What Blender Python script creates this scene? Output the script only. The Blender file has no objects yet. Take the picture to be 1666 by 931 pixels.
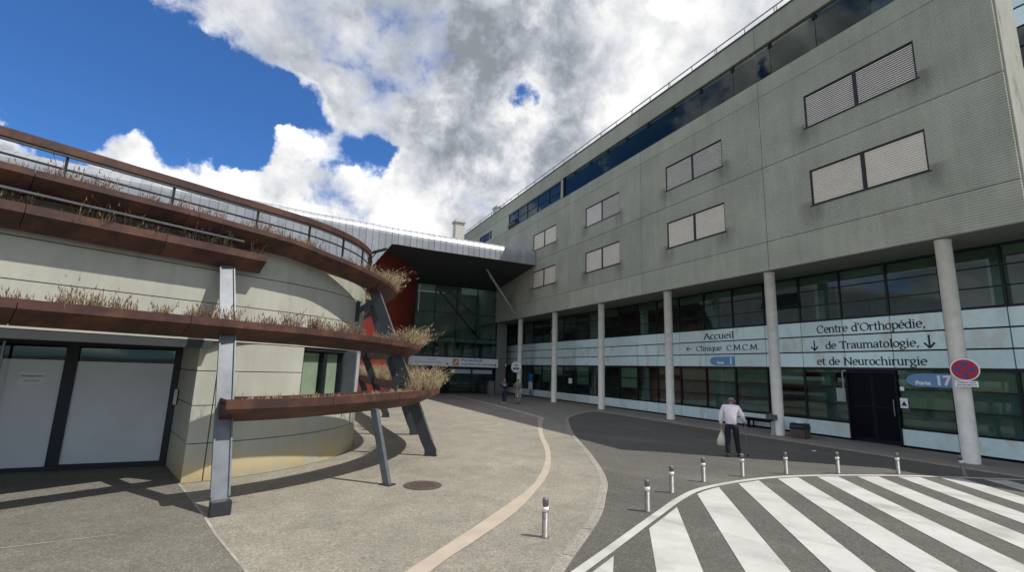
import bpy, bmesh, math, random
from math import sin, cos, pi, radians, atan2, sqrt
from mathutils import Vector, Matrix
random.seed(7)
scene = bpy.context.scene
col = scene.collection

# ------------------------------------------------------------------ camera
F, PW, PH = 770.0, 1666.0, 931.0
ROLL, PITCH, YAW = radians(1.87), math.atan(137.5/770.0), radians(24.9)
CAMH = 2.25
fw = Vector((sin(YAW)*cos(PITCH), cos(YAW)*cos(PITCH), sin(PITCH)))
rt0 = Vector((cos(YAW), -sin(YAW), 0)); up0 = rt0.cross(fw)
rt = rt0*cos(ROLL) + up0*sin(ROLL); up = -rt0*sin(ROLL) + up0*cos(ROLL)
cam = bpy.data.cameras.new('camera'); cam.sensor_width = 36; cam.lens = F/PW*36
cam.clip_start = 0.05; cam.clip_end = 6000
camo = bpy.data.objects.new('camera', cam); col.objects.link(camo)
m = Matrix((rt, up, -fw)).transposed().to_4x4(); m.translation = Vector((0, 0, CAMH))
camo.matrix_world = m; scene.camera = camo

# ------------------------------------------------------------------ sun
SUN = Vector((0.46, -0.378, 1.0)).normalized()
sl = bpy.data.lights.new('sun', 'SUN'); sl.energy = 2.0; sl.angle = radians(0.5); sl.color = (1.0, 0.95, 0.87)
so = bpy.data.objects.new('sun', sl); col.objects.link(so)
so.rotation_euler = SUN.to_track_quat('Z', 'Y').to_euler(); so.location = (20, -20, 40)

# ------------------------------------------------------------------ exposure
vs = scene.view_settings
scene.display_settings.display_device = 'sRGB'
vs.view_transform = 'Standard'; vs.look = 'None'; vs.exposure = 1.15; vs.gamma = 1.0
try: vs.use_curve_mapping = False
except Exception: pass
scene.cycles.use_denoising = True
scene.cycles.max_bounces = 8
scene.cycles.transparent_max_bounces = 12

# ------------------------------------------------------------------ node helper
class NT:
    def __init__(s, tree): s.t = tree; s.n = tree.nodes; s.l = tree.links
    def node(s, typ, **kw):
        n = s.n.new(typ)
        for k, v in kw.items(): setattr(n, k, v)
        return n
    def _set(s, sock, v):
        if hasattr(v, 'is_output'): s.l.new(v, sock)
        elif v is not None:
            if isinstance(v, (tuple, list)) and len(v) == 3 and sock.type == 'RGBA': v = (*v, 1)
            sock.default_value = v
    def math(s, op, a, b=None, c=None, clamp=False):
        n = s.node('ShaderNodeMath', operation=op, use_clamp=clamp)
        s._set(n.inputs[0], a)
        if b is not None: s._set(n.inputs[1], b)
        if c is not None: s._set(n.inputs[2], c)
        return n.outputs[0]
    def vmath(s, op, a, b=None, scale=None):
        n = s.node('ShaderNodeVectorMath', operation=op)
        s._set(n.inputs[0], a)
        if b is not None: s._set(n.inputs[1], b)
        if scale is not None: s._set(n.inputs[3], scale)
        return n.outputs[1] if op in ('DOT_PRODUCT', 'LENGTH', 'DISTANCE') else n.outputs[0]
    def mix(s, fac, a, b, blend='MIX'):
        n = s.node('ShaderNodeMix', data_type='RGBA', blend_type=blend)
        s._set(n.inputs[0], fac); s._set(n.inputs[6], a); s._set(n.inputs[7], b)
        return n.outputs[2]
    def noise(s, vec, scale, detail=4, rough=0.55, dist=0.0, lac=2.0):
        n = s.node('ShaderNodeTexNoise')
        if vec is not None: s.l.new(vec, n.inputs['Vector'])
        n.inputs['Scale'].default_value = scale; n.inputs['Detail'].default_value = detail
        n.inputs['Roughness'].default_value = rough; n.inputs['Distortion'].default_value = dist
        n.inputs['Lacunarity'].default_value = lac
        return n.outputs['Fac']
    def ramp(s, fac, lo, hi, a=0.0, b=1.0, smooth=True):
        n = s.node('ShaderNodeMapRange', interpolation_type='SMOOTHSTEP' if smooth else 'LINEAR')
        s._set(n.inputs[0], fac); n.inputs[1].default_value = lo; n.inputs[2].default_value = hi
        n.inputs[3].default_value = a; n.inputs[4].default_value = b
        return n.outputs[0]
    def sep(s, v):
        n = s.node('ShaderNodeSeparateXYZ'); s.l.new(v, n.inputs[0]); return n.outputs
    def comb(s, x, y, z):
        n = s.node('ShaderNodeCombineXYZ')
        for i, v in enumerate((x, y, z)): s._set(n.inputs[i], v)
        return n.outputs[0]

# ------------------------------------------------------------------ world: sky texture with cumulus clouds
world = bpy.data.worlds.new('World'); scene.world = world; world.use_nodes = True
wt = NT(world.node_tree); world.node_tree.nodes.clear()
SKYK = 0.1; CLOUDK = 0.60
sky = wt.node('ShaderNodeTexSky'); sky.sky_type = 'NISHITA'; sky.sun_disc = False
sky.sun_elevation = math.asin(SUN.z); sky.sun_rotation = atan2(SUN.x, SUN.y)
sky.altitude = 300; sky.air_density = 1.0; sky.dust_density = 0.3; sky.ozone_density = 4.0

# cloud groups given by compass direction (unit vectors), angular radius in degrees and weight
BLOBS = [(-0.2096,0.7905,0.5754,8,0.9), (-0.1217,0.7949,0.5944,8,0.6), (0.0086,0.7981,0.6025,11,0.6), (0.1026,0.8308,0.5470,9,0.6), (0.1963,0.8583,0.4740,8,0.6), (0.2840,0.7378,0.6123,17,0.7), (0.4766,0.7186,0.5063,17,0.7), (0.5777,0.5439,0.6086,20,0.7), (0.3047,0.5511,0.7768,30,0.6), (0.2826,0.9023,0.3256,9,0.8), (0.1646,0.9369,0.3085,6.5,0.6), (0.0378,0.9522,0.3032,5,0.6), (-0.0450,0.9456,0.3222,4,0.6), (-0.0510,0.9188,0.3913,2.8,0.95), (-0.1982,0.9321,0.3032,8.5,0.75), (-0.2768,0.9104,0.3077,5.5,0.6), (-0.3215,0.9157,0.2413,9,0.7), (-0.4036,0.8549,0.3259,5.5,1.3), (-0.0708,0.9720,0.2239,12,0.6), (-0.3830,0.8896,0.2487,8,0.4), (-0.3413,0.8834,0.3211,4.2,-0.9), (-0.3631,0.8445,0.3936,9,-0.6), (-0.3325,0.8199,0.4661,27,-1), (-0.1641,0.8850,0.4358,12,-0.8), (-0.0405,0.9034,0.4269,7,-0.75), (0.0930,0.9113,0.4011,4.6,-0.9), (0.0421,0.9320,0.3599,2.6,-0.5), (-0.3541,0.8686,0.3467,5.5,-0.6), (0.4399,0.6217,0.6480,3,-1.3), (0.5382,0.5488,0.6397,3.4,-1.3)]
GREY = [(0.3412,0.7112,0.6146,19,0.4), (0.3250,0.8207,0.4699,14,0.24), (-0.1627,0.9425,0.2918,17,-0.4), (0.1662,0.9404,0.2968,9,-0.36), (-0.1207,0.8054,0.5803,9,-0.2), (0.5523,0.6454,0.5276,8,-0.22)]
tc = wt.node('ShaderNodeTexCoord'); D = tc.outputs['Generated']
g = wt
wn = g.node('ShaderNodeTexNoise'); g.l.new(D, wn.inputs['Vector']); wn.inputs['Scale'].default_value = 6.0
wn.inputs['Detail'].default_value = 5; wn.inputs['Roughness'].default_value = 0.62
warp = g.vmath('SUBTRACT', wn.outputs['Color'], (0.5, 0.5, 0.5))
v1 = g.vmath('ADD', D, g.vmath('SCALE', warp, scale=0.16))
acc = g.math('MULTIPLY', g.math('SUBTRACT', g.noise(D, 1.7, 1, 0.5), 0.24), 2.2)
for (bx, by, bz, rad, w) in BLOBS:
    d = g.vmath('DISTANCE', v1, (bx, by, bz))
    acc = g.math('ADD', acc, g.ramp(d, radians(rad), radians(rad*0.3), 0.0, w))
acc = g.math('MAXIMUM', g.math('MINIMUM', acc, 0.85), -0.8)
v2 = g.vmath('ADD', D, g.vmath('SCALE', warp, scale=0.05))
n1 = g.noise(v2, 7.0, 9, 0.62)
n1s = g.noise(g.vmath('ADD', v2, tuple(SUN*0.05)), 7.0, 6, 0.62)
vo = g.node('ShaderNodeTexVoronoi', feature='F1'); vo.inputs['Scale'].default_value = 17.0
g.l.new(g.vmath('ADD', D, g.vmath('SCALE', warp, scale=0.10)), vo.inputs['Vector'])
d0 = g.math('ADD', g.math('MULTIPLY', g.math('SUBTRACT', n1, 0.5), 3.3), acc)
d0 = g.math('ADD', d0, g.math('MULTIPLY', g.math('SUBTRACT', 0.40, vo.outputs['Distance']), 0.55))
soft = wt.ramp(wt.noise(D, 3.1, 2, 0.5), 0.38, 0.62, 0.22, 0.95)
alpha = wt.math('DIVIDE', wt.math('SUBTRACT', d0, 0.0), soft, clamp=True)
alpha = wt.math('MULTIPLY', wt.ramp(alpha, 0.0, 1.0), wt.ramp(wt.sep(D)[2], 0.0, 0.02))
thick = wt.ramp(d0, 0.10, 1.0)
lit = wt.math('SUBTRACT', n1, n1s)
gsum = wt.math('MULTIPLY', wt.math('SUBTRACT', wt.noise(v1, 2.6, 3, 0.45), 0.46), 1.15)
for (bx, by, bz, rad, w) in GREY:
    gsum = wt.math('ADD', gsum, wt.ramp(wt.vmath('DISTANCE', v1, (bx, by, bz)), radians(rad), 0.0, 0.0, w))
val = wt.math('ADD', 0.89, wt.math('MULTIPLY', lit, 1.1))
val = wt.math('ADD', val, wt.math('MULTIPLY', wt.math('SUBTRACT', 0.42, vo.outputs['Distance']), 0.30))
val = wt.math('SUBTRACT', val, wt.math('MULTIPLY', thick, wt.math('MINIMUM', wt.math('MAXIMUM', wt.math('ADD', gsum, 0.40), 0.04), 0.60)))
val = wt.math('MINIMUM', wt.math('MAXIMUM', val, 0.24), 1.15)
ctint = wt.mix(wt.ramp(val, 0.25, 0.85), (0.88, 0.95, 1.08), (1.0, 0.99, 0.97))
ccol = wt.vmath('SCALE', ctint, scale=wt.math('MULTIPLY', wt.math('ADD', val, wt.math('MULTIPLY', wt.ramp(val, 0.74, 1.10), 1.0)), CLOUDK/SKYK))
skyc = wt.mix(1.0, sky.outputs[0], (0.25, 0.44, 0.66), 'MULTIPLY')
final = wt.mix(alpha, skyc, ccol)
bg = wt.node('ShaderNodeBackground'); bg.inputs[1].default_value = SKYK
wt.l.new(final, bg.inputs[0])
wo = wt.node('ShaderNodeOutputWorld'); wt.l.new(bg.outputs[0], wo.inputs[0])

# ------------------------------------------------------------------ mesh helpers
class MB:
    def __init__(s): s.v = []; s.f = []
    def add(s, vs, fs):
        o = len(s.v); s.v += [tuple(p) for p in vs]; s.f += [tuple(i+o for i in f) for f in fs]; return s
    def box(s, x0, x1, y0, y1, z0, z1):
        return s.add([(x0,y0,z0),(x1,y0,z0),(x1,y1,z0),(x0,y1,z0),(x0,y0,z1),(x1,y0,z1),(x1,y1,z1),(x0,y1,z1)],
                     [(0,3,2,1),(4,5,6,7),(0,1,5,4),(1,2,6,5),(2,3,7,6),(3,0,4,7)])
    def prism(s, poly, z0, z1):
        a = sum(poly[i][0]*poly[(i+1)%len(poly)][1]-poly[(i+1)%len(poly)][0]*poly[i][1] for i in range(len(poly)))
        if a < 0: poly = poly[::-1]
        n = len(poly)
        return s.add([(p[0],p[1],z0) for p in poly]+[(p[0],p[1],z1) for p in poly],
              [tuple(range(n-1,-1,-1)), tuple(range(n,2*n))]+[(i,(i+1)%n,n+(i+1)%n,n+i) for i in range(n)])
    def sheet(s, poly, z):
        a = sum(poly[i][0]*poly[(i+1)%len(poly)][1]-poly[(i+1)%len(poly)][0]*poly[i][1] for i in range(len(poly)))
        if a < 0: poly = poly[::-1]
        return s.add([(p[0],p[1],z) for p in poly], [tuple(range(len(poly)))])
    def beam(s, a, b, w, h, upv=(0,0,1)):
        a, b = Vector(a), Vector(b); d = (b-a).normalized(); u = Vector(upv)
        x = d.cross(u)
        if x.length < 1e-4: x = d.cross(Vector((1,0,0)))
        x.normalize(); y = x.cross(d).normalized()
        vs = [p + x*(sx*w/2) + y*(sy*h/2) for p in (a,b) for sx,sy in ((-1,-1),(1,-1),(1,1),(-1,1))]
        return s.add(vs, [(3,2,1,0),(4,5,6,7),(0,1,5,4),(1,2,6,5),(2,3,7,6),(3,0,4,7)])
    def tube(s, pts, r, n=8, caps=True):
        pts = [Vector(p) for p in pts]; rs = r if isinstance(r, (list,tuple)) else [r]*len(pts)
        rings = []; px = None
        for i, p in enumerate(pts):
            d = (pts[min(i+1,len(pts)-1)]-pts[max(i-1,0)]).normalized()
            if px is None:
                px = d.orthogonal().normalized()
            px = (px - d*px.dot(d)).normalized(); py = d.cross(px)
            rings.append([p + (px*cos(2*pi*k/n)+py*sin(2*pi*k/n))*rs[i] for k in range(n)])
        o = [q for rg in rings for q in rg]; fs = []
        for i in range(len(pts)-1):
            for k in range(n):
                fs.append((i*n+k, i*n+(k+1)%n, (i+1)*n+(k+1)%n, (i+1)*n+k))
        if caps: fs += [tuple(range(n-1,-1,-1)), tuple(range((len(pts)-1)*n, len(pts)*n))]
        return s.add(o, fs)
    def lathe(s, prof, n=20, cx=0, cy=0):
        o = []; fs = []
        for (r,z) in prof:
            o += [(cx+r*cos(2*pi*k/n), cy+r*sin(2*pi*k/n), z) for k in range(n)]
        for i in range(len(prof)-1):
            for k in range(n): fs.append((i*n+k, i*n+(k+1)%n, (i+1)*n+(k+1)%n, (i+1)*n+k))
        fs += [tuple(range(n-1,-1,-1)), tuple(range((len(prof)-1)*n, len(prof)*n))]
        return s.add(o, fs)
    def sweep(s, stations):
        """stations: list of closed cross-sections (equal length lists of points)"""
        n = len(stations[0]); o = [p for st in stations for p in st]; fs = []
        for i in range(len(stations)-1):
            for k in range(n): fs.append((i*n+k, i*n+(k+1)%n, (i+1)*n+(k+1)%n, (i+1)*n+k))
        fs += [tuple(range(n-1,-1,-1)), tuple(range((len(stations)-1)*n, len(stations)*n))]
        return s.add(o, fs)
    def mesh(s, name, mat, smooth=False, recalc=True):
        me = bpy.data.meshes.new(name); me.from_pydata(s.v, [], s.f)
        if recalc:
            bm = bmesh.new(); bm.from_mesh(me); bmesh.ops.recalc_face_normals(bm, faces=bm.faces); bm.to_mesh(me); bm.free()
        if mat: me.materials.append(mat)
        if smooth:
            for p in me.polygons: p.use_smooth = True
        me.update(); return me
def link(name, me, parent=None, keep=True):
    o = bpy.data.objects.new(name, me); col.objects.link(o)
    if parent:
        o.parent = parent
        if keep: o.matrix_parent_inverse = INV.get(parent.name, Matrix())
    return o
INV = {}
def obj(name, mb, mat, parent=None, smooth=False, recalc=True):
    """mesh built in world coordinates; a parent only groups it"""
    return link(name, mb.mesh(name, mat, smooth, recalc), parent)
def tag(o, label=None, cat=None, group=None, kind=None):
    if label: o['label'] = label
    if cat: o['category'] = cat
    if group: o['group'] = group
    if kind: o['kind'] = kind
    return o
def thing(name, label, cat, loc, group=None):
    """Empty at the thing's base; children are built in world coordinates"""
    o = bpy.data.objects.new(name, None); col.objects.link(o); o.location = loc
    o.empty_display_size = 0.2
    INV[o.name] = Matrix.Translation(loc).inverted()
    return tag(o, label, cat, group)
def lthing(name, label, cat, loc, rotz=0, group=None):
    """Empty whose children are built in local coordinates"""
    o = bpy.data.objects.new(name, None); col.objects.link(o); o.location = loc; o.rotation_euler = (0,0,rotz)
    o.empty_display_size = 0.2
    return tag(o, label, cat, group)
def sub(parent, name, mb, mat, smooth=False):
    """sub-part of a part that is itself a world-coordinate mesh"""
    o = link(name, mb.mesh(name, mat, smooth), None); o.parent = parent; return o
def copy_tree(o, parent=None):
    c = o.copy(); col.objects.link(c); c.parent = parent
    for ch in [x for x in bpy.data.objects if x.parent == o]: copy_tree(ch, c)
    return c
def struct(name, mb, mat):
    return tag(obj(name, mb, mat), kind='structure')

# ------------------------------------------------------------------ materials
def newmat(name):
    m = bpy.data.materials.new(name); m.use_nodes = True
    t = NT(m.node_tree); b = m.node_tree.nodes['Principled BSDF']
    return m, t, b
def pos(t):
    return t.node('ShaderNodeNewGeometry').outputs['Position']
def bump(t, b, h, strength=0.4, dist=0.02):
    n = t.node('ShaderNodeBump'); n.inputs['Strength'].default_value = strength; n.inputs['Distance'].default_value = dist
    t.l.new(h, n.inputs['Height']); t.l.new(n.outputs[0], b.inputs['Normal'])
def simple(name, c, rough=0.6, metal=0.0, var=0.12, nscale=4.0, spec=0.5, objvar=0.0, bmp=0.0):
    m, t, b = newmat(name)
    n = t.noise(pos(t), nscale, 5, 0.6)
    f = t.ramp(n, 0.3, 0.7, 1-var, 1+var, False)
    if objvar:
        oi = t.node('ShaderNodeObjectInfo').outputs['Random']
        f = t.math('MULTIPLY', f, t.ramp(oi, 0, 1, 1-objvar, 1+objvar, False))
    colr = t.vmath('SCALE', c, scale=f)
    t.l.new(colr, b.inputs['Base Color'])
    b.inputs['Roughness'].default_value = rough; b.inputs['Metallic'].default_value = metal
    b.inputs['Specular IOR Level'].default_value = spec
    if bmp: bump(t, b, t.noise(pos(t), nscale*12, 4, 0.6), bmp, 0.01)
    return m
M = {}
# fluted grey-green precast concrete of the wing
m, t, b = newmat('fluted_concrete'); P = pos(t); x, y, z = t.sep(P)
flute = t.math('SINE', t.math('MULTIPLY', z, 2*pi/0.085))
n1 = t.noise(P, 0.5, 5, 0.6); n2 = t.noise(t.comb(x, t.math('MULTIPLY', y, 3.0), t.math('MULTIPLY', z, 0.35)), 1.2, 5, 0.65)
n3 = t.noise(t.comb(x, t.math('MULTIPLY', y, 0.6), t.math('MULTIPLY', z, 12.0)), 3.0, 4, 0.7)
f = t.math('MULTIPLY', t.ramp(n1, 0.3, 0.7, 0.86, 1.10, False), t.ramp(n2, 0.3, 0.72, 1.06, 0.89, False))
f = t.math('MULTIPLY', f, t.ramp(n3, 0.3, 0.7, 0.92, 1.06, False))
f = t.math('MULTIPLY', f, t.ramp(flute, -1, 1, 0.86, 1.05, False))
oi = t.node('ShaderNodeObjectInfo').outputs['Random']
f = t.math('MULTIPLY', f, t.ramp(oi, 0, 1, 0.91, 1.07, False))
# rain run-off stains under both ends of each window sill
ym = t.math('MODULO', t.math('SUBTRACT', y, 5.25), 7.9)
def stain(edge):
    dy = t.math('ABSOLUTE', t.math('SUBTRACT', ym, edge)); return t.ramp(dy, 0.75, 0.05, 0, 1)
sy = t.math('MAXIMUM', stain(2.05), stain(5.85))
def below(zs):
    dz = t.math('SUBTRACT', zs, z); return t.math('MULTIPLY', t.ramp(dz, 1.15, 0.1, 0, 1), t.ramp(dz, -0.25, -0.1, 0, 1))
sz = t.math('MAXIMUM', below(9.0), below(12.3))
st = t.math('MULTIPLY', t.math('MULTIPLY', sy, sz), t.ramp(n2, 0.3, 0.6, 0.5, 1.0))
f = t.math('MULTIPLY', f, t.math('SUBTRACT', 1.0, t.math('MULTIPLY', st, 0.42)))
t.l.new(t.vmath('SCALE', (0.385, 0.398, 0.318), scale=f), b.inputs['Base Color']); b.inputs['Roughness'].default_value = 0.85
bump(t, b, t.math('ADD', t.math('MULTIPLY', flute, 0.5), t.math('MULTIPLY', t.noise(P, 30, 3, 0.6), 0.5)), 0.42, 0.02)
M['flute'] = m
# pavilion concrete: pale, yellowed near the ground, grey runs from the top
m, t, b = newmat('pale_concrete'); P = pos(t); x, y, z = t.sep(P)
n1 = t.noise(P, 1.1, 6, 0.6); n2 = t.noise(t.comb(x, y, t.math('MULTIPLY', z, 0.22)), 3.2, 5, 0.65)
n4 = t.noise(P, 0.9, 3, 0.5)
f = t.math('MULTIPLY', t.ramp(n1, 0.3, 0.7, 0.92, 1.07, False), t.ramp(n2, 0.35, 0.7, 1.04, 0.88, False))
f = t.math('MULTIPLY', f, t.ramp(t.noise(P, 45, 3, 0.6), 0.3, 0.7, 0.96, 1.04, False))
base = t.vmath('SCALE', (0.46, 0.462, 0.39), scale=f)
yel = t.math('MULTIPLY', t.ramp(t.math('ADD', z, t.math('MULTIPLY', n4, 0.9)), 1.25, 0.55, 0, 1), t.ramp(n4, 0.38, 0.58, 0, 1))
base = t.mix(t.math('MULTIPLY', yel, 0.85), base, (0.58, 0.45, 0.20))
drk = t.math('MULTIPLY', t.ramp(n2, 0.55, 0.74, 0, 1), t.ramp(z, 3.7, 4.7, 0, 1))
base = t.mix(t.math('MULTIPLY', drk, 0.75), base, (0.13, 0.125, 0.10))
low = t.math('MULTIPLY', t.ramp(z, 0.28, 0.0, 0, 1), t.ramp(n1, 0.35, 0.6, 0.2, 0.8))
base = t.mix(t.math('MULTIPLY', low, 0.5), base, (0.20, 0.18, 0.14))
t.l.new(base, b.inputs['Base Color']); b.inputs['Roughness'].default_value = 0.8
bump(t, b, t.noise(P, 25, 5, 0.65), 0.15, 0.01); M['pale'] = m
# enamelled white spandrel panels with beige blotches
m, t, b = newmat('enamel_panel'); P = pos(t); x, y, z = t.sep(P)
oi = t.node('ShaderNodeObjectInfo').outputs['Random']
s1 = t.noise(t.comb(t.math('MULTIPLY', oi, 30.0), y, t.math('MULTIPLY', z, 0.5)), 1.3, 3, 0.5)
f = t.ramp(oi, 0, 1, 0.92, 1.06, False)
c = t.vmath('SCALE', (0.72, 0.92, 0.92), scale=f)
c = t.mix(t.ramp(s1, 0.53, 0.66, 0, 0.6), c, (0.64, 0.62, 0.48))
c = t.vmath('SCALE', c, scale=t.ramp(t.noise(P, 5, 5, 0.6), 0.3, 0.7, 0.94, 1.05, False))
t.l.new(c, b.inputs['Base Color']); b.inputs['Roughness'].default_value = 0.14
b.inputs['Specular IOR Level'].default_value = 0.85
b.inputs['Coat Weight'].default_value = 0.0; M['enamel'] = m
# glass: see-through and mirror-like at once
def glass(name, tint, extra, rough=0.015, wav=0.02):
    m, t, b = newmat(name); t.n.remove(b)
    out = [n for n in t.n if n.type == 'OUTPUT_MATERIAL'][0]
    fr = t.node('ShaderNodeFresnel'); fr.inputs['IOR'].default_value = 1.5
    bp = t.node('ShaderNodeBump'); bp.inputs['Strength'].default_value = wav; bp.inputs['Distance'].default_value = 0.05
    oi = t.node('ShaderNodeObjectInfo').outputs['Random']
    t.l.new(t.noise(t.vmath('ADD', pos(t), t.comb(oi, oi, oi)), 0.8, 2, 0.5), bp.inputs['Height'])
    tr = t.node('ShaderNodeBsdfTransparent'); tr.inputs[0].default_value = (*tint, 1)
    gl = t.node('ShaderNodeBsdfGlossy'); gl.inputs['Roughness'].default_value = rough; gl.inputs[0].default_value = (0.82, 0.92, 0.90, 1)
    t.l.new(bp.outputs[0], gl.inputs['Normal'])
    fac = t.math('MULTIPLY', t.math('ADD', fr.outputs[0], extra, clamp=True), t.math('SUBTRACT', 1.0, t.node('ShaderNodeNewGeometry').outputs['Backfacing']))
    mx = t.node('ShaderNodeMixShader'); t.l.new(fac, mx.inputs[0]); t.l.new(tr.outputs[0], mx.inputs[1]); t.l.new(gl.outputs[0], mx.inputs[2])
    t.l.new(mx.outputs[0], out.inputs[0]); return m
M['glass'] = glass('window_glass', (0.72, 0.83, 0.81), 0.03)
M['glass_green'] = glass('green_glass', (0.58, 0.70, 0.65), 0.02)
M['glass_door'] = glass('door_glass', (0.16, 0.20, 0.26), 0.0)
M['glass_window'] = glass('pavilion_glass', (0.92, 0.96, 0.92), 0.03)
M['glass_guard'] = glass('guard_glass', (0.66, 0.76, 0.80), 0.0)
M['frame'] = simple('dark_frame', (0.013, 0.018, 0.021), 0.45, spec=0.35)
M['black'] = simple('black_metal', (0.006, 0.007, 0.010), 0.6, spec=0.25)
M['column'] = simple('column_paint', (0.88, 0.865, 0.78), 0.5, var=0.10, nscale=3, bmp=0.1)
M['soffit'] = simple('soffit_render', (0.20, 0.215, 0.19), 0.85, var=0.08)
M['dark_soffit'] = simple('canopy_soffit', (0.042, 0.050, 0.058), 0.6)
M['core'] = simple('core_concrete', (0.05, 0.055, 0.05), 0.9)
M['shutter'] = simple('shutter_paint', (0.72, 0.665, 0.54), 0.55, var=0.06, nscale=2, objvar=0.07)
M['shutter_grey'] = simple('shutter_grey', (0.70, 0.66, 0.58), 0.5, var=0.08, nscale=2, objvar=0.06)
M['blind'] = simple('blind_fabric', (0.25, 0.265, 0.19), 0.9, objvar=0.35)
M['interior'] = simple('interior_wall', (0.46, 0.47, 0.43), 0.9, var=0.3, nscale=0.6)
M['interior_floor'] = simple('interior_floor', (0.10, 0.095, 0.085), 0.7)
M['light_panel'] = simple('ceiling_tile', (0.55, 0.57, 0.55), 0.9)
M['bollard'] = simple('bollard_steel', (0.19, 0.185, 0.175), 0.5, 0.5, var=0.25, nscale=14)
M['steel'] = simple('stainless', (0.34, 0.335, 0.32), 0.42, 0.75, var=0.2, nscale=8)
M['band_white'] = simple('white_paint', (0.78, 0.78, 0.76), 0.5)
M['grey_steel'] = simple('grey_post_paint', (0.13, 0.148, 0.165), 0.42, 0.2, var=0.2, nscale=5)
M['dark_steel'] = simple('dark_strut_paint', (0.028, 0.032, 0.038), 0.42, var=0.2)
M['sign_white'] = simple('sign_white', (0.88, 0.90, 0.92), 0.35, var=0.03)
M['sign_blue'] = simple('sign_blue', (0.15, 0.31, 0.54), 0.4, var=0.04)
M['sign_ink'] = simple('sign_ink', (0.012, 0.016, 0.02), 0.5, var=0.02)
M['sign_grey'] = simple('sign_grey_ink', (0.16, 0.18, 0.26), 0.5, var=0.02)
M['sign_pale'] = simple('sign_pale_ink', (0.38, 0.42, 0.50), 0.5, var=0.02)
M['sign_orange'] = simple('sign_orange', (0.62, 0.30, 0.13), 0.5, var=0.05)
M['sign_red'] = simple('sign_red', (0.36, 0.008, 0.03), 0.35, var=0.05)
M['sign_royal'] = simple('sign_royal_blue', (0.02, 0.045, 0.32), 0.35, var=0.05)
M['sign_cyan'] = simple('sign_cyan', (0.03, 0.28, 0.52), 0.35, var=0.2, nscale=3)
M['frost'] = simple('frosted_glass', (0.62, 0.67, 0.70), 0.12, var=0.06, nscale=1.2)
M['screen'] = simple('dark_screen', (0.15, 0.19, 0.175), 0.9, var=0.15, objvar=0.45)  # tone of the dark sheets added behind the lower panes
M['door_shade'] = simple('door_recess_shade', (0.0035, 0.005, 0.011), 0.35, spec=0.12)  # near-black stand-in for the shade of the open doorway
M['curtain'] = simple('pale_curtain', (0.36, 0.395, 0.33), 0.9, var=0.1)
M['lintel'] = simple('lintel_paint', (0.042, 0.046, 0.05), 0.6)
M['paper'] = simple('paper', (0.80, 0.82, 0.84), 0.7, var=0.03)
M['zinc'] = None
# zinc standing seam
m, t, b = newmat('zinc'); P = pos(t)
oi = t.node('ShaderNodeObjectInfo').outputs['Random']
f = t.math('MULTIPLY', t.ramp(t.noise(P, 1.5, 5, 0.6), 0.3, 0.7, 0.9, 1.08, False), t.ramp(oi, 0, 1, 0.90, 1.08, False))
t.l.new(t.vmath('SCALE', (0.37, 0.385, 0.405), scale=f), b.inputs['Base Color']); b.inputs['Metallic'].default_value = 0.35
b.inputs['Roughness'].default_value = 0.42
bump(t, b, t.noise(P, 2.5, 3, 0.5), 0.12, 0.05); M['zinc'] = m
# corten steel
m, t, b = newmat('corten'); P = pos(t); x, y, z = t.sep(P)
n1 = t.noise(P, 3.0, 7, 0.65); n2 = t.noise(t.comb(x, y, t.math('MULTIPLY', z, 0.3)), 7.0, 5, 0.6)
c = t.mix(t.ramp(n1, 0.35, 0.68), (0.046, 0.020, 0.017), (0.098, 0.037, 0.026))
c = t.mix(t.ramp(n2, 0.50, 0.74, 0, 0.75), c, (0.045, 0.027, 0.026))
n5 = t.noise(P, 1.3, 5, 0.65); n6 = t.noise(t.comb(t.math('MULTIPLY', x, 1.0), y, t.math('MULTIPLY', z, 0.12)), 16.0, 4, 0.6)
c = t.mix(t.ramp(n5, 0.50, 0.66, 0, 0.55), c, (0.165, 0.070, 0.032))
c = t.mix(t.ramp(n6, 0.55, 0.70, 0, 0.5), c, (0.035, 0.022, 0.020))
c = t.vmath('SCALE', c, scale=t.ramp(t.node('ShaderNodeObjectInfo').outputs['Random'], 0, 1, 0.84, 1.14, False))
t.l.new(c, b.inputs['Base Color']); b.inputs['Roughness'].default_value = 0.62
bump(t, b, t.noise(P, 60, 4, 0.7), 0.12, 0.005); M['corten'] = m
# red cladding
m, t, b = newmat('red_render'); P = pos(t)
c = t.vmath('SCALE', (0.19, 0.024, 0.016), scale=t.ramp(t.noise(P, 1.4, 5, 0.6), 0.3, 0.7, 0.85, 1.12, False))
t.l.new(c, b.inputs['Base Color']); b.inputs['Roughness'].default_value = 0.6; M['red'] = m
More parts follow.
